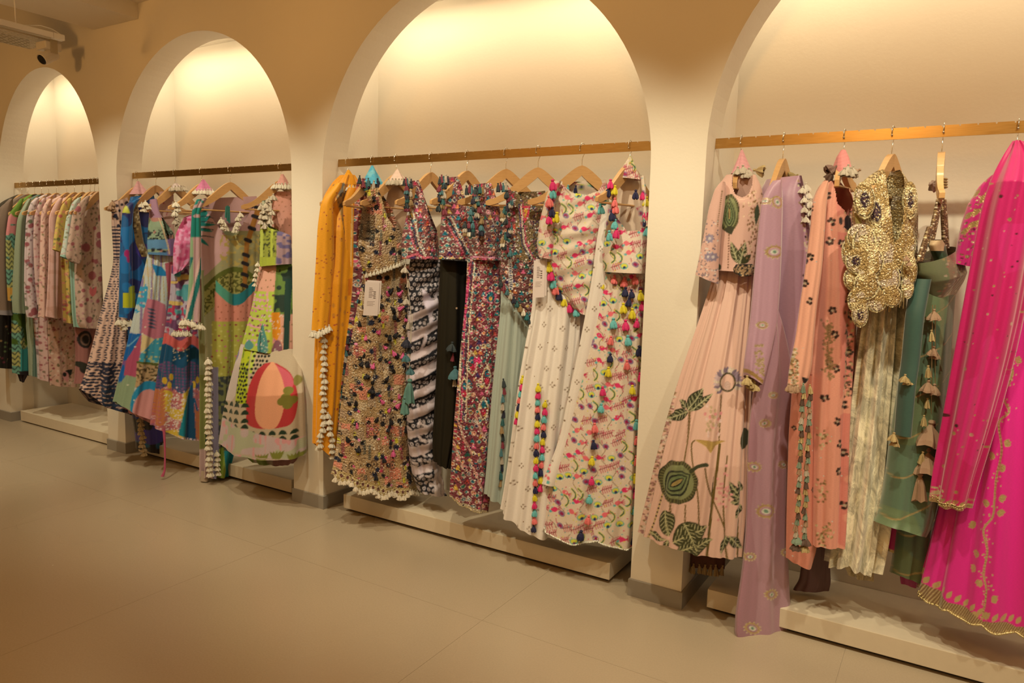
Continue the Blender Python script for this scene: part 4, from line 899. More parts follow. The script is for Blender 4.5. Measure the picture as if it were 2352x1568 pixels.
        for i in range(6): x = 2148 + i * 14; y = 1136 + (x - 2140) * .2; p.leaf(x, y, x + 14, y - 6, 4, GOLDC, .7)
        for i in range(30): p.ell(2152 + p.r.gauss(0, 8), 1130 + p.r.gauss(0, 9), 2.4, 2.4, GOLDL, metal=.7)
    t = g.tube('cloth', [(2328, 324, 2348, 324), (2312, 350, 2376, 350), (2290, 385, 2400, 390), (2266, 450, 2394, 450), (2250, 520, 2384, 520), (2232, 620, 2366, 620), (2214, 720, 2348, 720), (2196, 820, 2324, 826), (2178, 920, 2296, 930), (2162, 1010, 2268, 1024), (2148, 1090, 2242, 1106), (2141, 1148, 2226, 1166)], pd, silk, b=[(0, .02), (.12, .11), (1, .06)], folds=(.020, 6), grow=.4, seed=46, off=.10, topamp=.3)
    g.beads(t, [(2144 + 4 * k, 1140 + 4 * k * .2 + 5 * abs(math.sin(k * .35))) for k in range(20)], 3, .0038, M['gold'], 'bead_hem', .8, .003, rows=2)
outfit_pink()

# ================================================================ wide middle niche
EMB = [(150, 30, 44), (20, 84, 80), (190, 104, 36), (80, 28, 56), (216, 180, 132), (26, 30, 46), (50, 80, 44), (200, 90, 76), (60, 24, 32), (36, 26, 40)]
def embro_fill(p, box=None):
    """dense mirror-work cloth: bands, diamonds, triangles and medallions"""
    r = p.r
    for x, y in p.grid(13, 15, .25):
        c = r.choice([(176, 36, 56), (20, 100, 98), (24, 110, 96), (190, 60, 40), (26, 104, 102), (214, 112, 60), (214, 160, 60), (56, 34, 70), (222, 92, 110), (30, 84, 60)]); k = r.random()
        if k < .45:
            w = r.uniform(4, 6.5); p.poly([(x, y - w), (x + w, y), (x, y + w), (x - w, y)], (226, 196, 150)); w *= .78; p.poly([(x, y - w), (x + w, y), (x, y + w), (x - w, y)], c)
        elif k < .75:
            w = r.uniform(4, 7); p.poly([(x - w, y + w), (x + w, y + w), (x, y - w)], c)
        else: p.ell(x, y, 5.5, 5.5, (214, 170, 130)); p.ell(x, y, 3.8, 3.8, c); p.ell(x, y, 1.6, 1.6, (240, 220, 180), metal=.5)
def outfit_orange():
    hk = Hook(1, 797.5, 20); hanger(hk, 'wooden hanger under the orange cloth cone next to the middle pillar', turn=52)
    silk = fabric('orangesilk', .55, .35, slub=.04, dots=(.55, .08, (150, 40, 40), 0), spec=.45)
    g = Garment('kurta', 'bright orange kurta with cream tassel strings down its front, beside the middle pillar', 'kurta', hk)
    def pk(p):
        p.fill((232, 140, 16)); 
        for i in range(40): x = p.r.uniform(735, 830); y = p.r.uniform(450, 1040); p.ell(x, y, 3, 5, (206, 128, 40), metal=.3)
        p.poly([(762, 425), (786, 420), (790, 470), (781, 540), (770, 480)], (150, 104, 44), .2); p.where(inpoly(p.x, p.y, [(762, 425), (786, 420), (790, 470), (781, 540), (770, 480)]) & (vn(p.x, p.y, 5) > .6), (70, 56, 40)); 
        p.where(inpoly(p.x, p.y, [(786, 424), (812, 424), (802, 470), (788, 520)]), (160, 84, 20))
        p.where((p.x > 790) & (p.y > 560) & (vn(p.x, p.y, 24) > .6), (206, 104, 14)); p.line([(812, 520), (796, 700)], 3, (236, 176, 84)); p.line([(800, 440), (804, 640)], 3.5, (228, 170, 90))
        for i in range(60): p.ell(p.r.uniform(735, 772), p.r.uniform(500, 1030), 1.7, 1.7, (160, 40, 40))
    t = g.tube('body', [(782, 402, 812, 402), (764, 418, 822, 416), (745, 442, 832, 440), (735, 480, 834, 478), (731, 560, 830, 560), (729, 640, 822, 640), (728, 720, 812, 724), (724, 800, 806, 806), (722, 900, 798, 908), (720, 980, 786, 990), (720, 1018, 780, 1062)], pk, silk, b=[(0, .03), (.2, .07), (1, .08)], folds=(.013, 8), seed=51, off=.03, topamp=.5, push=lambda x, y: .05 * np.clip((y - 450) / 200, 0, 1))
    g.tube('sleeve', [(772, 420, 786, 420), (756, 438, 784, 436), (738, 460, 764, 460), (730, 520, 766, 522), (726, 600, 768, 604), (720, 690, 762, 700), (716, 758, 754, 752)], lambda p: (p.fill((240, 150, 24)), [p.ell(p.r.uniform(716, 768), p.r.uniform(480, 750), 1.6, 1.6, (170, 50, 40)) for i in range(50)]), silk, b=[(0, .02), (1, .03)], folds=(.006, 4), seed=52, off=.14)
    g.tube('sleeve', [(800, 430, 822, 432), (788, 458, 816, 462), (788, 540, 822, 540), (786, 620, 820, 622), (776, 690, 812, 700), (774, 712, 808, 724), (776, 770, 800, 762)], lambda p: (p.fill((226, 136, 22)), p.line([(806, 470), (800, 690)], 3, (236, 184, 100)), p.where(p.y > 714, (150, 90, 100)), embro_small(p, 714)), silk, b=[(0, .02), (1, .03)], folds=(.006, 4), seed=53, off=.11)
    tas(g, None, [(717, 766), (725, 768), (733, 764), (741, 760), (749, 756), (756, 752)], 'bell', T_CREAM, 15, plane=.17)
    tas(g, t, column(735, 775, 733, 960, 15), 'bell', T_CREAM, 14, .014); tas(g, t, column(732, 965, 724, 1026, 6), 'bell', T_CREAM, 14, .014); tas(g, t, column(741, 945, 751, 1036, 8), 'bell', T_CREAM, 14, .014)
    cover(hk, [(798, 390, 802, 390), (790, 405, 812, 405), (780, 425, 822, 427), (778, 432, 822, 434)], (236, 148, 24), 'orange cloth cone over a hanger next to the middle pillar', fringe=('bell', T_CREAM, 13, [(786, 433), (794, 436), (802, 434), (810, 436), (818, 433)]))
def embro_small(p, y0):
    for x, y in p.grid(6, 6, .3):
        if y > y0: p.ell(x, y, 3, 3, p.r.choice(EMB))
def outfit_multi():
    hk = Hook(1, 855, 20); hanger(hk, 'wooden hanger under the turquoise cloth cone', turn=50)
    emb = fabric('embroidery', .6, .08, bump=.7, mosaic=(2.4, EMB, .26, 1.9))
    g = Garment('kurta', 'dark multicoloured embroidered kurta squeezed behind the orange one, under the turquoise cone', 'kurta', hk)
    def pk(p): p.fill((110, 50, 50)); embro_fill(p); p.where(p.y > 760, (60, 48, 44)); embro_small(p, 760)
    t = g.tube('body', [(822, 412, 862, 410), (816, 440, 872, 440), (812, 520, 868, 520), (812, 620, 860, 620), (806, 700, 850, 700), (792, 800, 840, 800), (782, 900, 830, 900), (774, 1000, 820, 1004)], pk, emb, res=1.5, b=.06, folds=(.008, 7), seed=54, off=-.02)
    tas(g, t, column(790, 780, 779, 990, 16), 'long', T_MULTI, 16, .012); tas(g, None, [(826, 412), (834, 420), (846, 418), (858, 424), (868, 420), (840, 428), (852, 434)], 'long', T_MULTI, 20, plane=.07)
    cover(hk, [(853, 380, 857, 380), (845, 395, 864, 395), (836, 412, 874, 412), (832, 422, 880, 426)], (84, 158, 156), 'turquoise mottled cloth cone over a hanger right of the orange cone', paint=lambda p: p.where(vn(p.x, p.y, 9, 3) > .6, (120, 176, 160)))
def outfit_patch():
    hk = Hook(1, 910, 15); hanger(hk, 'wooden hanger with its left arm through the patchwork blouse strap', turn=40)
    cot = fabric('patch', .7, .1, bump=.8, mosaic=(3.0, [(206, 168, 116), (172, 130, 80), (100, 70, 42), (222, 190, 140), (76, 50, 32), (186, 142, 90)], .34, 0))
    def patch(p):
        p.fill((176, 132, 78)); r = p.r
        for x, y in p.grid(30, 30, .25):
            w = r.uniform(9, 14); p.poly([(x - w, y - w), (x + w, y - w), (x + w, y + w), (x - w, y + w)], r.choice([(186, 142, 88), (200, 160, 108), (168, 122, 74), (206, 120, 80), (176, 136, 92)]))
        for x, y in p.grid(24, 26, .35):
            k = r.random()
            if k < .22: w = 5.5; p.poly([(x - 4, y + 9), (x + 4, y + 9), (x + 4, y - 3), (x, y - 9), (x - 4, y - 3)], (150, 120, 70)); p.poly([(x - 2.6, y + 7), (x + 2.6, y + 7), (x + 2.6, y - 2), (x, y - 6), (x - 2.6, y - 2)], (204, 176, 40))
            elif k < .45:
                for q in range(7): p.poly([(x - 3.5, y - 14 + q * 4), (x + 3.5, y - 14 + q * 4), (x + 3.5, y - 12 + q * 4), (x - 3.5, y - 12 + q * 4)], r.choice([(120, 30, 50), (40, 56, 50)]) if q == 0 else p.last)  if 0 else None
                c = r.choice([(130, 34, 54), (44, 62, 54)])
                for q in range(8): p.ell(x, y - 14 + q * 4, 4, 1.4, c)
            elif k < .62: p.ring(x, y, 7, 10, .35, (104, 70, 40)); p.ell(x, y, 2.4, 3, (70, 44, 30))
            elif k < .72: p.poly([(x - 9, y - 5), (x + 9, y - 7), (x + 7, y + 8), (x, y + 4), (x - 8, y + 8)], (222, 132, 92))
        for x, y in p.grid(27, 21, .45):
            if r.random() < .75: a = r.choice([(20, 18, 20), (20, 18, 20), (26, 30, 44)]); p.ell(x, y, r.uniform(4, 7.5), r.uniform(4, 6.5), a, r.uniform(0, 3), wob=.25); 
            if r.random() < .3: p.ell(x + 7, y + 3, 3.4, 2.8, r.choice([(224, 80, 110), (214, 60, 80), (230, 130, 140)]), wob=.2)
            if r.random() < .4: p.ell(x - 8, y + 4, 2, 2, (244, 226, 190), metal=.4)
    g = Garment('lehenga_skirt', 'patchwork lehenga skirt in tan, black, coral and yellow with a scalloped mirror hem', 'skirt', hk)
    def ps(p):
        patch(p); k = p.y - (1070 + (p.x - 765) * .30 - np.clip(p.x - 880, 0, 200) * .28)
        p.where(k > 0, (190, 150, 84)); 
        for x in range(768, 975, 11):
            y = 1080 + (x - 765) * .30 - max(0, x - 880) * .28; p.ell(x, y, 4.6, 6, (222, 186, 120)); p.ell(x, y, 3, 4.2, (104, 50, 40))
    t = g.tube('skirt_panel', [(838, 618, 940, 606), (826, 680, 946, 680), (812, 760, 948, 760), (797, 840, 952, 844), (786, 920, 956, 930), (778, 1000, 960, 1016), (770, 1060, 966, 1090), (763, 1088, 968, 1116)], ps, cot, res=1.45, b=[(0, .05), (1, .12)], folds=(.013, 11), seed=55, off=.01, topamp=.35, hem=lambda x, f: 16 * np.sin(PI * np.clip((x - 763) / 205, 0, 1)) + 5 * np.sin(x * .14))
    hem = [(x, 1088 + (x - 763) * .14 + 16 * math.sin(PI * (x - 763) / 205) + 5 * math.sin(x * .14) - 1) for x in range(768, 964, 4)]
    tas(g, t, hem[::2], 'bell', tmat((224, 190, 140)), 13, .004, name='hem_petal')
    r = random.Random(5); yp = tmat((20, 18, 22)); pp = tmat((224, 90, 116))
    for i in range(66):
        y = r.uniform(660, 1080); x0 = np.interp(y, [640, 760, 920, 1080], [834, 815, 790, 772]); x = r.uniform(x0, 945); g.tassel(t.at(x, y, .005), 'yarn', yp if r.random() < .7 else pp, mpx(hk, r.uniform(11, 16)), tilt=(r.uniform(-.8, .8), r.uniform(-.8, .8)), name='pompom')
    g.sequins(t, [(r.uniform(775, 950), r.uniform(650, 1110)) for i in range(260)], .0036, M['bead'])
    g = Garment('blouse', 'patchwork halter blouse with a diagonal white pearl hem', 'blouse', hk)
    cut = [[(843, 430), (856, 500), (852, 560), (818, 548), (812, 470)], [(866, 430), (884, 500), (914, 545), (950, 520), (950, 440), (870, 380)], [(830, 660), (838, 636), (926, 600), (960, 680), (900, 720)]]
    t = g.tube('bodice', [(838, 438, 868, 430), (832, 480, 900, 480), (824, 540, 922, 536), (822, 570, 930, 566), (830, 610, 930, 600), (840, 640, 930, 640)], patch, cot, cut=cut, b=[(0, .03), (.5, .07), (1, .07)], folds=(.004, 6), seed=56, off=.045)
    tas(g, t, [(838 + 7.2 * k, 631 - 2.6 * k) for k in range(13)], 'yarn', T_CREAM, 11, .008, name='pearl_drop')
    g.tube('strap_knot', [(846, 440, 858, 438), (842, 450, 862, 448), (846, 462, 866, 458)], patch, cot, b=.02, folds=(.004, 5), off=.10)
    t2 = g.tube('back_lining', [(872, 424, 930, 424), (866, 460, 934, 460), (862, 520, 934, 520), (860, 580, 930, 580)], solid((196, 150, 104)), fabric('soft', .8), b=.02, folds=(.003, 6), off=-.03, seed=57)
    cover(hk, [(911, 388, 914, 388), (903, 400, 922, 400), (893, 412, 932, 412), (888, 418, 934, 420)], (224, 176, 134), 'beige cloth cone with a frayed gold fringe, third from the left on the middle rail', fringe=('bell', T_SILV, 15, [(890 + 6.5 * k, 422 + (k % 2) * 5) for k in range(8)]))
    return hk
def price_tag(hk, pts, off, label):
    g = Garment('price_tag', label, 'tag', hk); pl = hk.plane(off)
    (x0, y0), (x1, y1), (x2, y2), (x3, y3) = pts; n = hk.n * .0012
    def card(dx, dy, dz, part, mat):
        P = [pl.P(x + dx, y + dy) + hk.n * dz for x, y in pts]; V = [p + n for p in P] + [p - n for p in P]
        g.mesh(part, V, [(0, 1, 2, 3), (7, 6, 5, 4), (0, 4, 5, 1), (1, 5, 6, 2), (2, 6, 7, 3), (3, 7, 4, 0)], mat, smooth=False)
    card(0, 0, 0, 'card', M['paper']); card(5, -3, -.004, 'back_card', M['paper'])
    V = []; Q = []
    def bar(u0, u1, v0, v1):
        q = [np.array((x0, y0)) * (1 - u) * (1 - v) + np.array((x1, y1)) * u * (1 - v) + np.array((x2, y2)) * u * v + np.array((x3, y3)) * (1 - u) * v for u, v in ((u0, v0), (u1, v0), (u1, v1), (u0, v1))]
        o = len(V); V.extend([pl.P(*a) + hk.n * .0016 for a in q]); Q.append((o, o + 1, o + 2, o + 3))
    for k in range(7): bar(.3, .3 + .22 + .05 * (k % 3), .18 + .045 * k, .195 + .045 * k)
    for k in range(4): bar(.62, .78, .28 + .06 * k, .31 + .06 * k)
    for k in range(4): bar(.2, .75 - .1 * (k % 2), .58 + .04 * k, .587 + .04 * k)
    g.mesh('print', V, Q, M['ink'], smooth=False)
def outfit_saree():
    hk = Hook(1, 990, 18); hanger(hk, 'pale wooden hanger carrying the black and white draped saree', turn=42)
    emb = fabric('embroidery'); crp = fabric('monocrepe', .75, .03, spec=.25)
    g = Garment('draped_saree', 'black and white patterned saree in swagged folds with a long rainbow tassel string', 'saree', hk)
    def pd(p):
        p.fill((30, 26, 26)); x, y = p.x, p.y; r = p.r
        for a, b in p.grid(9, 11, .15): p.ell(a, b, 2.8, 3.8, (206, 176, 150)); p.ell(a, b, 1.2, 2, (28, 24, 24))
        for k in range(9):                                            # pale swags
            yy = 730 + k * 44; s = 60 * ((x - 930) / 90.) ** 2; t = y - (yy - (x - 940) * .55 - 0 * s); p.where((np.abs(t) < 9 + 4 * (k % 2)) & (y > 690), (206, 172, 148))
            p.where((np.abs(t - 13) < 3) & (y > 690), (22, 20, 22))
        for a, b in p.grid(13, 17, .3):
            if b > 960: p.ell(a, b, 5.5, 3, (206, 176, 150), r.uniform(-.8, .8))
        p.where((x > 985) & (y > 1030) & (x < 1012), (212, 180, 152)); p.poly([(962, 660), (992, 690), (984, 740), (966, 700)], (206, 176, 160))
        p.line([(1006, 640), (990, 700), (960, 800)], 6, (200, 170, 150))
    t = g.tube('drape', [(944, 570, 1012, 570), (938, 650, 1014, 650), (936, 740, 1014, 740), (934, 830, 1008, 840), (934, 920, 1004, 934), (938, 1010, 1004, 1030), (948, 1090, 1012, 1100), (962, 1126, 1020, 1132)], pd, crp, b=[(0, .05), (1, .08)], folds=(.012, 6), tw=.010, seed=58, off=.0, res=2.0)
    pl = hk.plane(.13); V = []; Q = []
    for a, b in (((930, 600), (944, 720)), ((944, 720), (938, 900)), ((948, 720), (934, 940))): thread(V, Q, pl.P(*a), pl.P(*b), .0016)
    g.mesh('cord', V, Q, T_CREAM)
    AQ = tmat((96, 128, 100)); 
    for x, y, s_, k in ((930, 618, 16, 'bell'), (938, 650, 18, 'long'), (933, 690, 16, 'bell'), (938, 745, 20, 'long'), (934, 785, 22, 'bell'), (940, 800, 22, 'long'), (932, 820, 18, 'bell'), (942, 850, 18, 'bell'), (940, 896, 54, 'long'), (930, 930, 40, 'long')): g.tassel(pl.P(x, y), k, T_MULTI[int(x + y) % 5] if s_ < 40 else AQ, mpx(hk, s_))
    g = Garment('blouse', 'small embroidered cup blouse with a tassel bunch, over the black and white saree', 'blouse', hk)
    def pb(p): p.fill((128, 66, 56)); embro_fill(p); [p.line([(936 + q, 480), (948 + q, 560), (962 + q, 590)], 3, c) for q, c in ((0, (30, 50, 60)), (6, (222, 196, 150)), (-7, (200, 80, 90)))]; p.line(curve([(925, 592), (948, 584), (966, 592), (980, 590), (1006, 596)], 5), 5, (206, 90, 90))
    g.tube('cup', [(940, 416, 962, 414), (944, 450, 974, 450), (936, 490, 990, 496), (926, 530, 1004, 530), (922, 560, 1008, 560), (924, 594, 1006, 596)], pb, emb, cut=[[(968, 430), (978, 500), (992, 545), (1008, 520), (1012, 440)], [(946, 600), (976, 592), (988, 608), (950, 620)]], b=[(0, .02), (.5, .06), (1, .07)], folds=(.005, 5), seed=59, off=.03)
    tas(g, None, [(932 + 6 * math.cos(k * 2.1) + 5, 424 + 6.5 * k) for k in range(9)], 'yarn', T_MULTI, 17, plane=.085); tas(g, None, [(928 + 4 * k, 418 - 4 * (k % 2)) for k in range(5)], 'long', T_MULTI, 16, plane=.08)
def outfit_black():
    hk = Hook(1, 1073, 18); hanger(hk, 'pale wooden hanger above the black outfit, fifth on the middle rail', turn=42)
    emb = fabric('embroidery'); blk = fabric('blackchiffon', .7, .0, spec=.2, weave=.05, dots=(.26, .085, (206, 160, 110), .5))
    g = Garment('saree', 'black saree with sparse gold dots hanging straight in folds', 'saree', hk)
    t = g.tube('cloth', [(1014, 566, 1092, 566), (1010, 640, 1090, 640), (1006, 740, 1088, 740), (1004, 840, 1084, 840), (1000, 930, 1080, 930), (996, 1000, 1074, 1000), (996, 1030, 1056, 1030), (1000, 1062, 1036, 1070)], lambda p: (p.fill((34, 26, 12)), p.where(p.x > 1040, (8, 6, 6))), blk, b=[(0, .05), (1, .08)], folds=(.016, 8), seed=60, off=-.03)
    pl = hk.plane(.06); [g.tassel(pl.P(x, y), k, T_MULTI[i % 5], mpx(hk, s_)) for i, (x, y, s_, k) in enumerate(((1038, 795, 22, 'bell'), (1040, 820, 18, 'long'), (1046, 855, 30, 'bell'), (1044, 876, 22, 'long')))]
    g = Garment('blouse', 'embroidered blouse ending straight above the black saree, with a tassel bunch on its strap', 'blouse', hk)
    def pb(p): p.fill((120, 62, 54)); embro_fill(p); p.where(p.y > 594, (30, 24, 22)); [p.line([(1022 + q, 500), (1040 + q, 540), (1062 + q, 580)], 3, c) for q, c in ((0, (30, 50, 60)), (7, (222, 196, 150)), (-7, (206, 90, 90)))]
    g.tube('bodice', [(1024, 408, 1054, 406), (1020, 450, 1066, 450), (1014, 500, 1088, 500), (1010, 550, 1094, 550), (1008, 596, 1094, 602)], pb, emb, res=1.45, b=[(0, .02), (.5, .06), (1, .06)], folds=(.006, 6), seed=61, off=.02)
    tas(g, None, [(1010 + 7 * math.cos(k * 2.3) + 4, 424 + 7.5 * k) for k in range(9)], 'yarn', T_MULTI, 18, plane=.09); tas(g, None, [(1010 + 4.5 * k, 414 - 4 * (k % 2)) for k in range(5)], 'long', T_MULTI, 18, plane=.09)
def outfit_colour():
    hk = Hook(1, 1163, 12); hanger(hk, 'varnished wooden hanger above the narrow rainbow embroidered skirt', turn=20)
    emb = fabric('embroidery')
    g = Garment('lehenga_skirt', 'narrow all-over embroidered skirt in red, teal, purple and gold with a curved gold hem', 'skirt', hk)
    def ps(p):
        p.fill((124, 50, 50)); embro_fill(p); x, y = p.x, p.y
        for q, c in ((0, (222, 190, 140)), (5, (60, 40, 60)), (10, (200, 60, 90)), (15, (222, 190, 140))): p.line([(1088 - q, 600), (1074 - q, 760), (1066 - q, 960)], 2.4, c)
        for (a, b) in ((1062, 1000), (1100, 985), (1050, 1040), (1090, 1090)):
            p.line([(a - 14, b - 40), (a, b), (a + 16, b + 34)], 4, (226, 190, 140)); p.line([(a - 14, b - 40), (a, b), (a + 16, b + 34)], 1.6, (190, 50, 60))
        for a, b in ((1080, 830), (1112, 860), (1064, 890), (1104, 930)): p.line(curve([(a, b - 26), (a + 11, b), (a, b + 26), (a - 11, b), (a, b - 26)], 5), 2.6, (222, 186, 130)); p.ell(a, b - 8, 5, 8, (24, 100, 100)); p.ell(a, b + 9, 5, 7, (200, 44, 60))
        p.ell(1091, 823, 9, 8, (222, 50, 90)); p.ell(1122, 680, 14, 16, (210, 90, 100)); p.ell(1122, 680, 10, 12, (24, 96, 96)); p.ell(1122, 684, 4, 5, (214, 160, 60))
        k = y - (1136 + (x - 1033) * .36); p.where(k > -2, (206, 170, 120), .3)
    t = g.tube('skirt_panel', [(1074, 590, 1150, 590), (1070, 680, 1152, 680), (1060, 780, 1150, 780), (1052, 870, 1148, 874), (1044, 960, 1144, 970), (1038, 1050, 1136, 1070), (1033, 1136, 1122, 1166)], ps, emb, res=1.45, b=[(0, .05), (1, .085)], folds=(.015, 8), seed=62, off=.0, topamp=.4, hem=lambda x, f: 7 * np.sin(PI * np.clip((x - 1033) / 90, 0, 1)))
    g.beads(t, [(1036 + 2 * k, 1137 + 2 * k * .33 + 7 * math.sin(PI * k / 44)) for k in range(42)], 3, .0032, M['gold'], 'bead_hem', 1, .003)
    g = Garment('blouse', 'embroidered blouse hung with thick multicoloured tassel bunches, above the rainbow skirt', 'blouse', hk)
    def pb(p): p.fill((120, 70, 58)); embro_fill(p); p.line([(1080, 590), (1110, 590), (1150, 594)], 4, (214, 130, 130))
    g.tube('bodice', [(1088, 424, 1128, 420), (1080, 470, 1146, 470), (1076, 520, 1156, 520), (1078, 560, 1158, 560), (1080, 596, 1158, 598)], pb, emb, res=1.45, b=[(0, .03), (.5, .06), (1, .06)], folds=(.007, 6), seed=63, off=.02)
    tas(g, None, [(1092 + 20 * math.cos(k * 2.4) * (k / 18.), 438 + 5.2 * k) for k in range(19)], 'yarn', T_MULTI, 19, plane=.10); tas(g, None, [(1072 + 6 * k, 436 - 3 * (k % 2)) for k in range(7)], 'long', T_MULTI, 20, plane=.09)
    tas(g, None, [(1068 + 9 * (k % 3), 516 + 9 * (k // 3)) for k in range(9)], 'yarn', T_MULTI + [T_CREAM], 16, plane=.11)
def outfit_sage():
    hk = Hook(1, 1237, 6); hanger(hk, 'pale wooden hanger facing the camera squarely, seventh on the middle rail', turn=2)
    emb = fabric('embroidery'); sg = fabric('sagecrepe', .75, .25, weave=.05, dots=(.30, .05, (130, 96, 60), .3))
    g = Garment('pleated_skirt', 'plain sage green pleated skirt with a column of dark multicoloured tassels', 'skirt', hk)
    t = g.tube('skirt_panel', [(1152, 610, 1218, 610), (1150, 700, 1222, 700), (1142, 780, 1220, 780), (1132, 880, 1214, 884), (1124, 980, 1206, 988), (1117, 1070, 1196, 1090), (1111, 1128, 1186, 1164)], solid((168, 160, 124)), sg, b=[(0, .05), (1, .08)], folds=(.018, 9), seed=64, off=-.01, topamp=.5)
    tas(g, t, column(1156, 872, 1148, 1098, 14), 'long', T_MULTI, 19, .006)
    g = Garment('blouse', 'long embroidered blouse with pointed tasselled hem and tassel rope, above the sage skirt', 'blouse', hk)
    def pb(p):
        p.fill((112, 62, 50)); embro_fill(p); p.where((p.x > 1182) & (p.y < 600) & (vn(p.x, p.y, 6) > .35), (120, 90, 50)); p.poly([(1190, 474), (1216, 474), (1212, 500), (1203, 512), (1194, 500)], (200, 44, 60)); p.poly([(1195, 480), (1211, 480), (1207, 497), (1203, 503), (1198, 497)], (206, 140, 40))
        for q in range(6): p.line([(1222, 480 + q * 20), (1242, 500 + q * 20)], 1.6, (40, 36, 60)); p.line([(1242, 480 + q * 20), (1222, 500 + q * 20)], 1.6, (40, 36, 60))
        for q, c in ((0, (40, 50, 70)), (5, (222, 190, 146)), (9, (190, 60, 80))): p.line([(1190 + q, 470), (1196 + q, 560), (1214 + q, 594), (1240 + q, 600)], 2.4, c)
        p.line([(1170, 600), (1172, 660)], 8, (226, 196, 160)); p.line([(1170, 600), (1172, 660)], 5, (30, 50, 70), dash=5)
    g.tube('bodice', [(1166, 440, 1252, 438), (1160, 480, 1262, 480), (1152, 530, 1262, 530), (1150, 590, 1262, 590), (1148, 640, 1260, 640), (1152, 672, 1256, 700), (1180, 700, 1250, 736), (1206, 730, 1246, 756)], pb, emb, res=1.45, b=[(0, .03), (.5, .07), (1, .05)], cut=[[(1176, 425), (1192, 450), (1222, 462), (1246, 450), (1250, 425)]], folds=(.006, 6), seed=65, off=.02)
    g.tube('strap', [(1156, 428, 1166, 425), (1164, 450, 1180, 446), (1172, 478, 1190, 474)], pb, emb, res=1.45, b=.012, folds=(.002, 4), off=.075)
    tas(g, None, [(1164 + 9 * math.sin(k * .75), 446 + 7.4 * k) for k in range(19)], 'yarn', T_MULTI + [T_CREAM], 19, plane=.11); tas(g, None, [(1144 + 6 * k, 430 - 3 * (k % 2)) for k in range(4)], 'long', T_MULTI, 18, plane=.09)
    tas(g, None, [(1150 + 7.5 * k, 650 + 9.5 * k) for k in range(10)], 'yarn', T_MULTI + [T_CREAM, T_TEAL], 17, plane=.10)
FLC = [(218, 44, 78), (226, 96, 88), (96, 160, 130), (214, 186, 40), (36, 48, 84), (120, 36, 60)]
def floral(p, base=(220, 182, 136), dx=23, dy=26):
    """cream net embroidered with small bright flowers, sprigs, birds and bead vines"""
    p.fill(base); r = p.r
    for x, y in p.grid(46, 60, .2): p.line(curve([(x, y), (x + 14, y + 16), (x + 4, y + 34), (x + 18, y + 52)], 4), 1.7, (176, 136, 96), .4)
    for x, y in p.grid(dx, dy, .28):
        k = r.random()
        if k < .26:
            c = r.choice(FLC[:2]); a = r.uniform(-.6, .6); p.leaf(x - 9 * math.cos(a), y - 9 * math.sin(a), x + 8 * math.cos(a), y + 8 * math.sin(a), 5.5, c)
            for q in (-.5, -.2, .1, .4): p.line([(x + 6 * math.cos(a), y + 6 * math.sin(a)), (x + 14 * math.cos(a + q), y + 14 * math.sin(a + q))], 1.6, (190, 44, 66))
            p.ell(x - 9, y + 5, 3.5, 2.6, (96, 156, 130))
        elif k < .44:
            p.ell(x, y, 9, 7, (104, 160, 120)); p.ell(x, y - 1, 7, 4.6, (216, 190, 50)); p.ell(x + 1, y + 3, 3.4, 3.4, (34, 44, 70))
        elif k < .66:
            for q in range(5): t = q / 4; p.line([(x - 9 + 18 * t, y + 3 - 6 * t), (x - 9 + 18 * t + 3, y - 8 - 4 * t + 3)], 1.8, (186, 52, 70)); p.line([(x - 9 + 18 * t, y + 3 - 6 * t), (x - 6 + 18 * t, y + 11 - 6 * t)], 1.8, (186, 52, 70))
            p.line([(x - 12, y + 4), (x + 12, y - 4)], 1.7, (140, 60, 50))
        elif k < .82:
            c = curve([(x - 6, y - 11), (x + 3, y - 3), (x + 3, y + 6), (x - 3, y + 12)], 4); p.line(c, 5, (206, 190, 60)); p.line(c, 2.4, (36, 60, 70))
        else:
            p.ell(x, y, 8, 6, (140, 104, 110), .6); p.ell(x, y, 4.4, 3.4, (150, 24, 60), .6); p.line([(x - 8, y - 6), (x - 10, y - 14)], 1.7, (186, 52, 70))
    for x, y in p.grid(13, 14, .4): p.ell(x, y, 1.4, 1.4, r.choice([(206, 60, 80), (96, 156, 130), (230, 204, 160), (220, 190, 60)]))
TC5 = [T_YEL, T_PINK, T_AQUA, T_CORAL, T_NAVY]
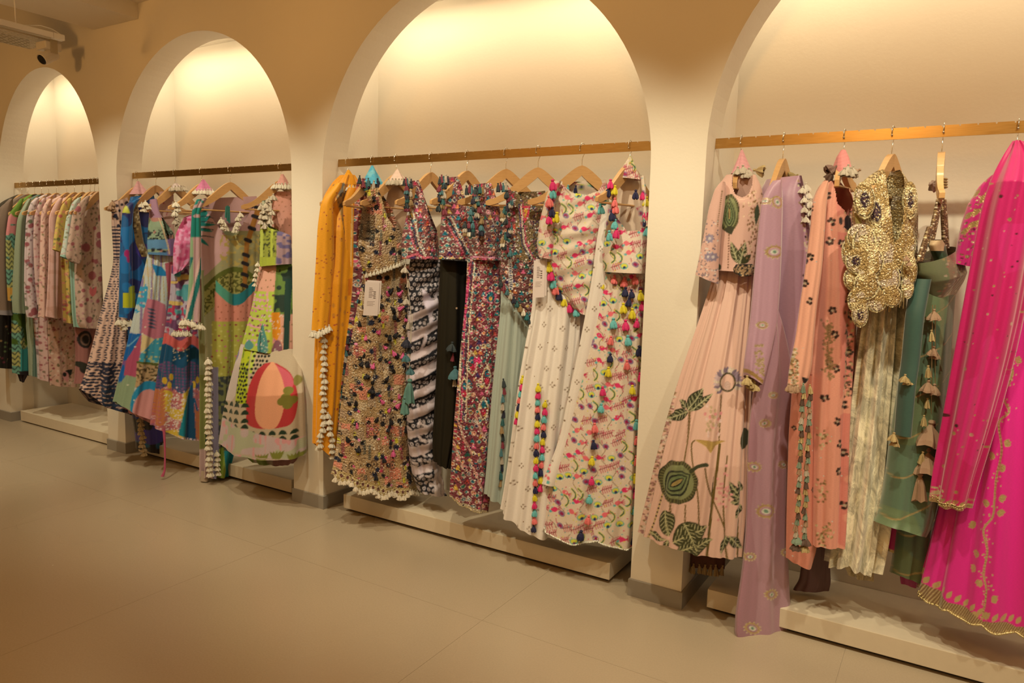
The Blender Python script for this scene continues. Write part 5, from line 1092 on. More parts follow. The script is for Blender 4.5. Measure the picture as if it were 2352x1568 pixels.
def outfit_white():
    hk = Hook(1, 1338, 4); hanger(hk, 'varnished wooden hanger above the white outfit, second from the right pillar', turn=4)
    wh = fabric('ivorysilk', .6, .35, slub=.03, weave=.04, dots=(.40, .05, (150, 104, 60), .3)); fl = fabric('floral', .7, .15, weave=.1, bump=.5)
    def ivory(p):
        p.fill((232, 200, 158))
        for x, y in p.grid(34, 44, .18):
            for a, b in ((0, -4), (-4, 1), (4, 1), (0, 5)): p.ell(x + a, y + b, 1.5, 1.9, (120, 80, 44), metal=.3)
    g = Garment('pleated_skirt', 'ivory pleated skirt with tiny gold sprigs and columns of yellow, pink and teal tassels', 'skirt', hk)
    t = g.tube('skirt_panel', [(1228, 640, 1330, 640), (1222, 720, 1340, 720), (1206, 800, 1336, 800), (1192, 880, 1326, 884), (1180, 970, 1316, 980), (1168, 1060, 1306, 1080), (1157, 1130, 1300, 1170), (1150, 1168, 1296, 1226)], ivory, wh, b=[(0, .05), (1, .10)], folds=(.022, 10), seed=66, off=.0, topamp=.5, grow=.6, hem=lambda x, f: 14 * np.sin(PI * np.clip((x - 1150) / 146, 0, 1)))
    seq = [T_YEL, T_PINK, T_AQUA, T_CORAL, T_NAVY]
    for a in (column(1236, 882, 1226, 1182, 20, .6), column(1251, 918, 1240, 1100, 12, .6), column(1200, 868, 1186, 960, 7, .6)): tas(g, t, a, 'yarn', seq, 19, .008)
    g = Garment('dupatta', 'sheer cream dupatta with gold sprigs falling diagonally across the ivory skirt', 'scarf', hk)
    g.tube('cloth', [(1388, 462, 1404, 466), (1372, 540, 1402, 546), (1360, 640, 1392, 646), (1342, 740, 1378, 750), (1324, 830, 1360, 846), (1304, 920, 1338, 940), (1286, 1010, 1318, 1030), (1262, 1070, 1302, 1090), (1246, 1110, 1290, 1118)], lambda p: (ivory(p), [p.ell(1252 + p.r.gauss(0, 6), 1085 + p.r.gauss(0, 12), 4, 4, p.r.choice(FLC[:3])) for i in range(14)]), fabric('netcream', .6, .4, weave=.06), b=.018, folds=(.006, 4), seed=67, off=.12)
    g = Garment('blouse', 'long cream floral blouse edged with coloured yarn tassels along its pointed hem', 'blouse', hk)
    neck = [(1288, 400), (1290, 424), (1312, 444), (1345, 450), (1372, 440), (1386, 418), (1388, 400)]
    t = g.tube('bodice', [(1276, 418, 1392, 412), (1262, 440, 1398, 440), (1252, 480, 1400, 480), (1250, 540, 1398, 540), (1244, 600, 1392, 600), (1262, 640, 1384, 650), (1284, 680, 1376, 700), (1316, 712, 1366, 730)], floral, fl, res=1.45, cut=[neck], b=[(0, .03), (.4, .08), (1, .06)], folds=(.008, 6), seed=68, off=.03, topamp=.6, tw=.004)
    g.tube('sleeve', [(1268, 416, 1290, 416), (1254, 450, 1276, 450), (1238, 510, 1272, 510), (1232, 560, 1272, 562), (1236, 590, 1268, 596)], floral, fl, b=[(0, .02), (1, .035)], folds=(.006, 4), seed=69, off=.075)
    tas(g, t, [(1258, 612), (1264, 630), (1270, 648), (1276, 662), (1284, 676), (1294, 690), (1306, 704), (1320, 714)], 'yarn', [T_YEL, T_PINK, T_AQUA, T_CORAL, T_NAVY, T_YEL, T_PINK, T_AQUA], 24, .012)
    tas(g, None, [(1270, 424), (1270, 442), (1262, 462), (1268, 486), (1278, 498), (1262, 502)], 'yarn', [T_PINK, T_AQUA, T_CORAL, T_NAVY, T_YEL, T_PINK], 24, plane=.13); tas(g, None, [(1322, 436), (1304, 434)], 'long', [T_NAVY, T_AQUA], 20, plane=.02)
def outfit_floral():
    hk = Hook(1, 1447, 0); hanger(hk, 'pale wooden hanger through the strap of the floral blouse, last before the right pillar', turn=54)
    fl = fabric('floral'); off0 = .03
    g = Garment('lehenga_skirt', 'cream lehenga skirt embroidered with pink and yellow flowers and hung with yarn tassels', 'skirt', hk)
    def ps(p):
        floral(p); p.line([(1480, 640), (1474, 1230)], 3, (150, 110, 70), .4)
    t = g.tube('skirt_panel', [(1390, 604, 1490, 604), (1376, 680, 1490, 680), (1356, 760, 1488, 764), (1330, 850, 1486, 856), (1306, 930, 1484, 940), (1284, 1010, 1482, 1024), (1262, 1090, 1480, 1110), (1246, 1160, 1476, 1186), (1240, 1194, 1470, 1226)], ps, fl, res=1.45, b=[(0, .05), (1, .12)], folds=(.014, 11), seed=70, off=.0, topamp=.4, hem=lambda x, f: 14 * np.abs(np.sin((x - 1240) * PI / 132)) + 6)
    hem = [(x, 1194 + (x - 1240) * .14 + 14 * abs(math.sin((x - 1240) * PI / 132)) + 3) for x in range(1244, 1468, 3)]
    g.beads(t, hem, 3.2, .0042, M['bead'], 'bead_hem', 1.0, .004, rows=2)
    pts = [(1372, 652), (1363, 690), (1412, 640), (1434, 645), (1458, 640), (1436, 668), (1450, 672), (1470, 676), (1432, 704), (1452, 716), (1474, 700), (1437, 742), (1462, 738), (1410, 738), (1404, 776), (1442, 776), (1402, 815), (1398, 846), (1440, 830), (1452, 886), (1386, 888), (1382, 926), (1460, 964), (1369, 968), (1366, 1005), (1362, 1040), (1461, 1000), (1462, 1044), (1361, 1084), (1459, 1082), (1460, 1116), (1356, 1122), (1458, 1150), (1354, 1164), (1338, 1190), (1457, 1210), (1444, 690), (1466, 800), (1470, 860)]
    cs = [T_YEL, T_PINK, T_CORAL, T_CORAL, T_CORAL, T_NAVY, T_NAVY, T_YEL, T_YEL, T_YEL, T_PINK, T_PINK, T_PINK, T_AQUA, T_CORAL, T_AQUA, T_NAVY, T_YEL, T_CORAL, T_YEL, T_PINK, T_AQUA, T_AQUA, T_CORAL, T_NAVY, T_YEL, T_CORAL, T_CORAL, T_PINK, T_YEL, T_PINK, T_AQUA, T_AQUA, T_CORAL, T_NAVY, T_NAVY, T_NAVY, T_NAVY, T_PINK]
    for (x, y), c in zip(pts, cs): g.tassel(t.at(x, y, .012), 'yarn', c, mpx(hk, RNG.uniform(20, 25)))
    g = Garment('blouse', 'short cream floral blouse with yarn tassels up both straps, against the right pillar', 'blouse', hk)
    t = g.tube('bodice', [(1396, 480, 1486, 470), (1388, 540, 1490, 536), (1382, 580, 1490, 578), (1384, 610, 1488, 614), (1388, 624, 1486, 628)], floral, fl, res=1.45, cut=[[(1410, 440), (1416, 500), (1440, 532), (1470, 530), (1482, 505), (1484, 440)]], b=[(0, .05), (1, .08)], folds=(.004, 5), seed=71, off=.03)
    g.tube('back_lining', [(1424, 402, 1474, 402), (1418, 440, 1482, 440), (1416, 500, 1486, 500), (1416, 545, 1486, 545)], lambda p: p.fill((212, 170, 124)), fabric('netcream'), b=.02, folds=(.006, 5), seed=72, off=-.03)
    for x0, x1, y1, y0 in ((1408, 1412, 500, 420), (1476, 1486, 520, 404)): g.tube('strap', [(x0 - 5, y0, x0 + 5, y0), ((x0 + x1) / 2 - 5, (y0 + y1) / 2, (x0 + x1) / 2 + 5, (y0 + y1) / 2), (x1 - 8, y1, x1 + 8, y1)], floral, fl, b=.010, folds=(.002, 4), off=.09)
    tas(g, None, [(1402, 422), (1412, 436), (1396, 440), (1386, 458), (1412, 464), (1414, 478), (1406, 494), (1412, 514), (1416, 534), (1400, 540), (1380, 478)], 'yarn', [T_PINK, T_YEL, T_NAVY, T_AQUA, T_CORAL, T_CORAL, T_NAVY, T_AQUA, T_PINK, T_AQUA, T_AQUA], 22, plane=.13)
    tas(g, None, [(1478, 446), (1484, 462), (1484, 488), (1484, 508), (1486, 530), (1460, 446)], 'yarn', [T_PINK, T_YEL, T_PINK, T_NAVY, T_AQUA, T_NAVY], 22, plane=.09)
    cover(hk, [(1446, 358, 1449, 358), (1434, 376, 1458, 376), (1424, 394, 1466, 396), (1416, 408, 1474, 414)], (226, 192, 150), 'cream cloth cone embroidered with pink and green flowers beside the right pillar', paint=lambda p: floral(p, dx=16, dy=18), mat=fl, b=.035)
outfit_orange(); outfit_multi(); _hk = outfit_patch(); outfit_saree(); outfit_black(); outfit_colour(); outfit_sage(); outfit_white(); outfit_floral()
price_tag(_hk, [(839, 646), (872, 648), (867, 725), (834, 724)], .17, 'cream printed price tag hanging on the patchwork skirt')
price_tag(Hook(1, 1237, 6), [(1226, 598), (1252, 597), (1250, 682), (1223, 684)], .19, 'cream printed price tag hanging against the ivory skirt')

GAIN = .86  # cloth colours of the two far niches darkened, for the weaker light there

# ================================================================ niche with the palm print kaftan
def rib_v(p, c, n=2): pass
def outfit_block():
    hk = Hook(2, 313, 25); hanger(hk, 'wooden hanger with its tip out of the navy brush mark dress beside the left pillar', turn=32)
    cot = fabric('cotton', .8, .15, weave=.08)
    g = Garment('dress', 'sleeveless dress with navy brush marks on pale pink, flaring in front of the left pillar', 'dress', hk)
    def pp(p):
        p.fill((220, 168, 128)); N_ = (34, 36, 48)
        for k in range(11):                                              # columns of little brush strokes fanning out
            xt = 262 + k * 4.0; xb = 186 + k * 12; 
            for j in range(46):
                t = j / 45.; y = 596 + t * 250; x = xt + (xb - xt) * t + 1.2 * math.sin(j * 1.3)
                if k % 3 == 2 and j % 9 == 8: continue
                p.ell(x, y, 2.0 + 1.6 * t, 1.5 + .3 * (k % 2), N_, -.5 if j % 2 else .4)
        for x, y in p.grid(9, 7, .2):
            if y > 832: p.ell(x, y, 4.6, 2.4, N_ if (int(x / 26) % 2) else (60, 52, 56), -.3)
        p.where((p.y > 830) & (p.x > 216) & (p.x < 246) & (np.sin(p.y * .62 + (p.x - 230) ** 2 * .02) > -.45), N_)
        p.where((p.y > 875) & (p.x > 216) & (np.sin(p.y * .6) > -.2), (40, 52, 64))
        p.where((p.y < 596) & (np.sin(p.y * .8) > -.1) & (p.y > 520) & (p.x < 285), N_); 
        for i in range(30): p.ell(p.r.uniform(258, 290), p.r.uniform(464, 520), 3, 3.4, p.r.choice([N_, (196, 140, 110), (60, 44, 44)]))
        p.where(np.abs(p.x - 268 + (p.y - 600) * .04) < 6 - 0 * p.x, p_ := (34, 36, 48)) if 0 else None
    t = g.tube('body', [(258, 464, 292, 452), (256, 500, 300, 496), (260, 560, 304, 556), (263, 600, 306, 598), (254, 640, 308, 640), (232, 720, 312, 720), (212, 800, 316, 800), (196, 860, 318, 866), (184, 892, 318, 930)], pp, cot, b=[(0, .03), (.3, .05), (1, .13)], folds=(.022, 9), seed=81, off=.02, topamp=.2, hem=lambda x, f: 26 * np.clip((x - 184) / 40, 0, 1), res=1.6, push=lambda x, y: .07 * np.clip((y - 560) / 160, 0, 1))
    tas(g, None, [(258, 466), (255, 474), (262, 480)], 'bell', T_TAN, 12, plane=.10)
    cover(hk, [(315, 416, 319, 416), (309, 428, 328, 428), (300, 440, 338, 440), (296, 446, 340, 446)], (222, 150, 128), 'pink cloth cone in the palm kaftan niche, leftmost, by the pillar')
def outfit_blue():
    hk = Hook(2, 357, 28); hanger(hk, 'darker brown wooden hanger above the blue jacket', mat='wood2', turn=34)
    sat = fabric('satin2', .45, .3, weave=.04, spec=.5)
    g = Garment('jacket', 'teal and navy printed jacket with a lime yellow square near its tasselled cuff', 'jacket', hk)
    def pb(p):
        p.fill((8, 90, 126)); x, y = p.x, p.y; p.where(vn(x, y, 30, 4) > .55, (34, 40, 84)); p.where(vn(x, y, 22, 8) > .72, (10, 110, 150)); p.where(y < 492, (196, 190, 40)) if 0 else None
        for c in ((287, 582, 6, 9), (318, 570, 5, 14), (290, 595, 4, 8)): p.ell(*c, (176, 30, 90))
        p.where((y > 672) & (y < 706) & (x > 278) & (x < 303), (200, 186, 28)); p.where(inpoly(x, y, [(290, 660), (302, 655), (302, 674), (290, 674)]), (186, 180, 40)); p.where(inpoly(x, y, [(278, 474), (288, 470), (295, 490), (278, 488)]), (206, 196, 60))
        p.where((y > 960), (24, 20, 24)); p.where((y > 1010) & (vn(x, y, 12, 2) > .5), (20, 80, 96)); p.where((y > 985) & (y < 1010) & (x > 335), (90, 24, 44))
        p.where((vn(x, y, 40, 17) > .7) & (y > 560) & (x > 306), (70, 50, 120))
    g.tube('sleeve', [(300, 462, 322, 456), (282, 476, 306, 476), (277, 540, 303, 540), (275, 620, 303, 620), (274, 700, 304, 700), (274, 728, 302, 732)], pb, sat, b=[(0, .02), (1, .035)], folds=(.006, 4), seed=82, off=.10)
    t = g.tube('body', [(300, 452, 352, 446), (292, 480, 360, 476), (290, 560, 362, 560), (292, 700, 366, 700), (296, 820, 372, 820), (304, 940, 374, 940), (314, 1000, 372, 1004), (316, 1030, 366, 1040)], pb, sat, b=[(0, .03), (1, .09)], folds=(.014, 7), seed=83, off=-.02)
    tas(g, None, [(272, 738), (279, 742), (286, 738), (294, 742), (300, 738), (284, 750)], 'bell', T_CREAM, 14, plane=.12)
    tas(g, None, column(322, 962, 330, 1040, 9), 'bell', tmat((190, 150, 96)), 13, plane=.14)
    g.tube('collar_trim', [(300, 470, 316, 468), (304, 510, 322, 508), (312, 560, 330, 558), (326, 590, 344, 588)], lambda p: (p.fill((130, 96, 52)), [p.ell(p.r.uniform(298, 346), p.r.uniform(466, 592), 2.4, 2.4, p.r.choice([(196, 156, 90), (70, 50, 34), (220, 190, 130)]), metal=.5) for i in range(120)]), fabric('gem', .5), b=.015, folds=(.003, 4), seed=84, off=.08)
def outfit_watercolour():
    hk = Hook(2, 401, 20); hanger(hk, 'pale wooden hanger over the turquoise and rose dress, third in its niche', turn=34)
    cot = fabric('cotton'); PK = (200, 112, 112)
    g = Garment('dress', 'halter dress in turquoise, rose and cream with a rosy half circle at the hem', 'dress', hk)
    def ps(p):
        x, y = p.x, p.y; p.fill((206, 200, 168)); p.where(vn(x, y, 26, 2) > .58, (214, 190, 150)); p.where(np.sin((x - 340) * .35 + y * .03) > .75, (150, 122, 140)); p.where((y < 690) & (np.sin((x - 350) * .8) > .86), (196, 160, 70))
        p.poly([(344, 606), (366, 612), (380, 634), (352, 632)], (26, 120, 150)); p.poly([(372, 604), (392, 600), (395, 680), (378, 690)], (196, 92, 92))
        p.where(inpoly(x, y, [(310, 660), (335, 650), (330, 700), (310, 720)]) & (vn(x, y, 5) > .45), (60, 156, 170))
        p.poly([(332, 684), (352, 688), (370, 698), (374, 768), (344, 776), (316, 762), (322, 720)], PK); 
        for k in range(6): p.leaf(330, 706 + k * 8, 350, 712 + k * 8, 2.4, (60, 84, 96))
        p.poly([(270, 800), (290, 765), (316, 764), (312, 800), (296, 840), (272, 880), (262, 900)], (16, 96, 146)); p.line([(310, 772), (282, 806)], 2, (120, 170, 180))
        p.poly([(318, 764), (346, 778), (312, 806)], (226, 190, 120)); p.poly([(312, 810), (345, 775), (385, 765), (385, 830), (306, 830)], (64, 150, 152)); p.where(inpoly(x, y, [(312, 810), (345, 775), (385, 765), (385, 830), (306, 830)]) & (vn(x, y, 5, 3) > .62), (196, 190, 120))
        p.poly([(316, 764), (312, 808), (300, 862), (280, 860), (284, 830), (300, 800)], (184, 76, 92)); p.poly([(305, 826), (385, 832), (385, 872), (298, 884)], (196, 152, 96)); p.where(inpoly(x, y, [(305, 826), (385, 832), (385, 872), (298, 884)]) & (vn(x, y, 3.4, 5) > .6), (84, 66, 34)); p.line([(306, 828), (345, 832), (385, 838)], 5, (92, 96, 34))
        p.poly([(284, 858), (302, 862), (294, 900), (296, 940), (258, 930), (266, 890)], (150, 160, 110)); p.ell(330, 935, 44, 66, (36, 134, 154)); p.ell(328, 946, 38, 58, (222, 146, 124)); 
        for i in range(26): p.ell(p.r.uniform(270, 380), p.r.uniform(600, 930), 1.6, 1.6, (244, 226, 190), metal=.5)
    g.tube('skirt_panel', [(340, 580, 402, 584), (334, 610, 404, 614), (318, 680, 404, 690), (300, 760, 400, 766), (284, 830, 396, 840), (272, 880, 390, 894), (262, 922, 372, 956)], ps, cot, b=[(0, .04), (1, .13)], folds=(.016, 10), seed=85, off=.02, topamp=.35, hem=lambda x, f: 12 * np.clip((x - 262) / 40, 0, 1))
    g.tube('underskirt', [(296, 900, 366, 920), (294, 940, 362, 964), (298, 948, 358, 978)], solid((206, 132, 108)), cot, b=.09, folds=(.016, 12), seed=86, off=-.01)
    def pb(p):
        x, y = p.x, p.y; p.fill((160, 170, 120)); p.where(vn(x, y, 14, 6) > .6, (200, 130, 100)); p.where((y > 528) & (y < 550) & (vn(x, y, 3.2, 4) > .5), (40, 46, 44)); p.where((y > 550) & (y < 572), (104, 146, 160)); p.where((y > 570) & (vn(x, y, 3.2, 4) > .5), (40, 46, 44)); p.where(y > 579, (92, 132, 150)); p.where((x > 378) & (y > 548), (140, 100, 130)); p.line([(356, 490), (378, 560), (382, 582)], 3, (226, 180, 120)); p.where((y < 500), (184, 130, 130))
    g.tube('bodice', [(344, 458, 360, 456), (343, 490, 366, 490), (340, 530, 398, 534), (338, 560, 402, 562), (340, 584, 402, 588)], pb, cot, cut=[[(366, 500), (372, 530), (380, 550), (386, 520), (400, 500)]], b=[(0, .012), (.5, .05), (1, .05)], folds=(.005, 6), seed=87, off=.05)
    g.tube('back_panel', [(366, 440, 398, 438), (364, 480, 400, 480), (364, 540, 400, 540)], lambda p: (p.fill((206, 150, 116)), [p.ell(p.r.uniform(366, 400), p.r.uniform(445, 540), 1.8, 1.8, (180, 70, 70)) for i in range(16)]), fabric('soft', .8), b=.015, folds=(.003, 4), seed=88, off=-.02)
    tas(g, None, [(398, 470), (404, 480), (400, 490), (408, 498), (403, 508), (410, 514), (402, 478)], 'bell', T_SILV, 14, plane=.08)
    for (x0, y0, x1, y1) in ((325, 470, 334, 466), (330, 480, 340, 474)): tas(g, None, [(x0, y0), (x1, y1)], 'bell', T_CREAM, 12, plane=.10)
    cover(hk, [(402, 420, 406, 420), (394, 427, 414, 427), (388, 433, 422, 433)], (232, 192, 156), 'off white cloth cone with ragged silver fringe, third in the kaftan niche', fringe=('bell', T_SILV, 12, [(390 + 6 * k, 438 + (k % 2) * 3) for k in range(8)]))
def outfit_reef():
    hk = Hook(2, 462, 16); hanger(hk, 'pale wooden hanger with its tip over the pink gathered bodice, under the rose cone', turn=34)
    cot = fabric('cotton')
    g = Garment('dress', 'dress with a teal and purple reef print, a pink tie trailing to the floor', 'dress', hk)
    def ps(p):
        x, y = p.x, p.y; r = p.r; p.fill((120, 70, 92)); s = 8 * np.sin(x * .12)
        p.where((y < 770) & (vn(x, y, 9, 2) > .5), (196, 170, 160)); p.where((y < 700) & (vn(x, y, 12, 8) > .6), (226, 180, 90)); p.where((y < 720) & (vn(x, y, 14, 3) > .66), (90, 156, 140)); p.where((y > 700) & (y < 775) & (vn(x, y, 6, 13) > .62), (200, 60, 80))
        p.where((y + s > 772) & (y + s < 796), (226, 100, 84)); p.where((y + s > 796) & (y + s < 834), (14, 76, 98)); k = (y + s > 834) & (y + s < 890); p.where(k, (122, 74, 104)); p.where(k & ((np.sin(x * .9) > .4) | (np.sin(y * .9) > .6)), (40, 84, 100))
        k = y + s > 890; p.where(k, (196, 104, 92)); 
        for i in range(420):
            a, b = r.uniform(345, 470), r.uniform(885, 1025); p.ell(a, b, 1.7, 1.7, r.choice([(240, 208, 180), (226, 170, 150), (150, 90, 110)]))
        p.where(k & (vn(x, y, 22, 5) > .55) & (x > 366) & (x < 424), (222, 176, 54)); 
        for i in range(160): a, b = r.uniform(370, 420), r.uniform(900, 985); p.ell(a, b, 1.5, 1.5, (240, 210, 170))
        for a in ((440, 940, 4, 60), (452, 900, 3, 40), (388, 862, 2.4, 30)): p.line([(a[0], a[1] + a[3]), (a[0] + 3, a[1]), (a[0] - 4, a[1] - a[3] * .5)], a[2], (24, 86, 112))
        for a in ((436, 878), (444, 868), (386, 862), (382, 880), (460, 872), (431, 958), (374, 870)): p.ell(a[0], a[1], 4, 8, (226, 172, 44))
        for j in range(9):
            yy = 940 + j * 9
            for sg in (-1, 1): p.leaf(452, yy + 10, 452 + sg * 18, yy - 6, 4, (202, 112, 60)); p.leaf(362, yy - 40, 362 + sg * 12, yy - 54, 3.2, (202, 116, 64))
        p.poly([(398, 990), (412, 930), (430, 880), (430, 1000)], (18, 122, 120)); p.poly([(412, 1000), (424, 900), (434, 870), (438, 1010)], (16, 70, 90))
        p.where((y > 984 + (x - 345) * .18) & (np.sin(x * .9) > -.2), (232, 190, 170)); [p.ell(r.uniform(375, 425), r.uniform(796, 826), 1.5, 1.5, (236, 210, 160), metal=.5) for i in range(20)]
    g.tube('skirt_panel', [(396, 610, 466, 610), (392, 680, 468, 680), (380, 760, 470, 766), (366, 840, 472, 850), (354, 920, 474, 934), (346, 974, 474, 1004)], ps, cot, b=[(0, .04), (1, .11)], folds=(.026, 8), seed=89, off=.0, topamp=.35, hem=lambda x, f: 10 * np.sin(PI * np.clip((x - 346) / 128, 0, 1)))
    def pb(p):
        x, y = p.x, p.y; p.fill((222, 106, 124)); p.where(vn(x, y, 5, 6) > .62, (232, 150, 156)); p.where(vn(x, y, 9, 3) > .72, (206, 70, 100))
    g.tube('bodice', [(422, 500, 450, 490), (404, 536, 452, 530), (398, 566, 452, 560), (397, 600, 450, 598), (398, 630, 424, 612)], pb, cot, b=[(0, .03), (.5, .06), (1, .04)], folds=(.008, 7), seed=90, off=.05)
    t = g.tube('tie', [(373, 985, 380, 985), (376, 1020, 381, 1020), (377, 1050, 381, 1050), (376, 1080, 381, 1080), (369, 1094, 377, 1094)], solid((200, 84, 96)), cot, b=.006, folds=(.001, 3), off=.10)
    tas(g, None, [(404, 468), (408, 478), (402, 488)], 'bell', T_CREAM, 14, plane=.12); tas(g, None, [(400 + 5 * k, 764 + (k % 2) * 2) for k in range(8)], 'bell', T_CREAM, 12, plane=.13)
    cover(hk, [(465, 412, 469, 412), (457, 424, 478, 424), (446, 438, 488, 438), (442, 440, 490, 441)], (224, 122, 134), 'rose pink ribbed cloth cone with white shell fringe, left of the palm kaftan', fringe=('bell', T_CREAM, 13, [(446 + 6.5 * k, 444) for k in range(7)]), b=.035)
def outfit_kaftan():
    hk = Hook(2, 528, 14); hanger(hk, 'large pale wooden hanger with its bar across the open neck of the palm print kaftan', turn=26, half=.24)
    vo = fabric('voile', .75, .3, weave=.05)
    g = Garment('kaftan', 'long V-neck kaftan printed with teal palm leaves over sage, olive and coral hills', 'kaftan', hk)
    def pk(p):
        x, y = p.x, p.y; r = p.r; p.fill((206, 150, 128)); dx = x - 450
        p.where((y > 560 - dx * .05 + 0 * x) & (y > 600 - 40 * np.clip((x - 500) / 40., -1, 1.4)) , (164, 146, 92)); p.where((x > 520) & (y > 530), (158, 140, 84)); p.where((x > 500) & (y > 540) & (y < 610) & (vn(x, y, 5, 3) > .6), (186, 150, 70))
        yc = 612 + 34 * ((x - 535) / 60.) ** 2
        k = (y > yc) & (y < yc + 70); p.where(k, (160, 142, 66)); p.where(k & (vn(x, y, 3.4, 7) > .55), (84, 78, 24)); p.where((y > yc) & (y < yc + 12), (92, 92, 26))
        yw = 652 + 22 * np.sin((x - 500) * .045); p.where((y > yw) & (y < yw + 34) & (x > 490), (84, 150, 110)); p.where((y > yw) & (y < yw + 34) & (x > 530), (30, 116, 108))
        k = (y > yw + 26) & (x > 488); p.where(k & (y < 736), (222, 132, 98)); 
        for a, b in p.grid(14, 14, .15, box=(490, 580, 680, 736)): 
            if b > 690: p.ell(a, b, 1.6, 1.8, (170, 90, 60))
        k = (y > 736) & (x > 482); p.where(k, (184, 164, 62)); 
        for a, b in p.grid(13, 12, .2, box=(484, 580, 738, 880)): p.ell(a, b, 2.6, 2, r.choice([(206, 110, 110), (150, 60, 50), (206, 186, 90)]))
        p.where((y > 860), (122, 116, 60)); p.where((y > 860) & (x < 480), (140, 130, 60)); p.where((y > 860) & (x > 494) & (vn(x, y, 6, 2) > .5), (58, 60, 50)); p.where((y > 840) & (x > 480) & (x < 496), (150, 130, 130))
        for b in (980, 994, 1008, 1022): p.ell(472, b, 6, 5, (26, 54, 26))
        p.where((y > 1030) & (x < 484), (206, 160, 130)); p.where((y > 1030) & (x > 500), (20, 120, 110)); p.where((y > 1024) & (x > 496) & (x < 510), (160, 164, 50)); p.where((x < 466) & (y > 620) & (y < 860), (150, 140, 84))
        T = (14, 116, 96)                                               # palm crown and trunk on the left shoulder
        for a in ((448, 508, 480, 478, 7), (446, 520, 486, 492, 5), (448, 516, 494, 516, 4), (450, 524, 486, 532, 4), (448, 540, 476, 566, 4), (450, 500, 478, 482, 4)): p.leaf(*a, T)
        for yy in (500, 512, 528, 545): p.line(curve([(448, yy + 8), (462, yy - 3), (486, yy)], 5), 2, (26, 60, 60))
        p.line([(446, 480), (444, 560), (440, 700)], 5, T)
        yb = [(590, 478), (584, 500), (573, 530), (562, 560), (558, 600), (556, 655)]
        for (a, b), (c, d) in zip(yb[:-1], yb[1:]): p.line([(a, b), (c, d)], 12, (172, 106, 36))
        for i in range(12):
            t_ = i / 11.; q = (len(yb) - 1) * t_; j = min(4, int(q)); a = np.array(yb[j]) * (1 - q + j) + np.array(yb[j + 1]) * (q - j)
            if i % 2 == 0 or i > 8: p.line([(a[0] - 6, a[1] - 2), (a[0] + 6, a[1] + 2)], 9, (28, 24, 28))
    vneck = [(452, 440), (458, 466), (500, 525), (524, 552), (545, 525), (590, 462), (592, 440)]
    g.tube('body', [(470, 455, 590, 450), (444, 466, 598, 466), (442, 500, 600, 500), (450, 600, 594, 600), (456, 700, 586, 700), (460, 800, 580, 804), (462, 900, 566, 910), (462, 1000, 540, 1014), (462, 1092, 520, 1092)], pk, vo, cut=[vneck], b=[(0, .03), (.2, .06), (1, .06)], folds=(.027, 9), seed=91, off=.02, topamp=.25, res=1.6)
    def psl(p):
        x, y = p.x, p.y; p.fill((200, 150, 130)); p.where(y < 545, (16, 122, 96)); p.where((y >= 545) & (x < 442), (150, 168, 110)); k = ((y - 560) * .5 + (x - 440) * 2.2) / 60 % 1; p.where((y > 590) & (k < .35), (20, 108, 90)); p.where((y > 590) & (k > .8), (226, 176, 146)); p.where((x > 456) & (y > 640), (118, 70, 50)); p.where((y < 500) & (vn(x, y, 8) > .6), (196, 150, 130))
    g.tube('sleeve', [(452, 458, 476, 456), (441, 480, 460, 480), (438, 540, 462, 540), (436, 620, 462, 620), (432, 690, 464, 690), (426, 734, 462, 740)], psl, vo, b=[(0, .02), (1, .03)], folds=(.012, 5), seed=92, off=.13, topamp=.4)
    tas(g, None, [(419, 739), (426, 738), (433, 740), (441, 742), (449, 748), (457, 748), (464, 750), (420, 745)], 'bell', T_CREAM, 15, plane=.16)
    tas(g, None, column(478, 828, 481, 1086, 22, 1.8), 'bell', T_CREAM, 15, plane=.12); tas(g, None, column(498, 1040, 501, 1085, 5, 1.2), 'bell', T_CREAM, 13, plane=.11)
    tas(g, None, [(508, 506), (514, 512), (519, 522), (512, 520), (547, 500), (546, 512), (542, 520), (539, 527), (552, 492)], 'bell', T_CREAM, 14, plane=.10)
    pl = hk.plane(.085); V = []; Q = []
    for a in (((520, 474), (519, 500)), ((526, 474), (527, 512)), ((523, 472), (523, 508))): 
        v, q = pipe([pl.P(*a[0]), pl.P(*a[1])], .006, 5); o = len(V); V += [tuple(k) for k in v]; Q += [tuple(i + o for i in f) for f in q]
    g.mesh('neck_tie', V, Q, tmat((40, 110, 84)))
    g.tube('folded_hem', [(462, 1080, 482, 1080), (461, 1092, 484, 1092), (460, 1104, 482, 1104)], solid((186, 150, 108)), vo, b=.02, folds=(.004, 4), off=.04)
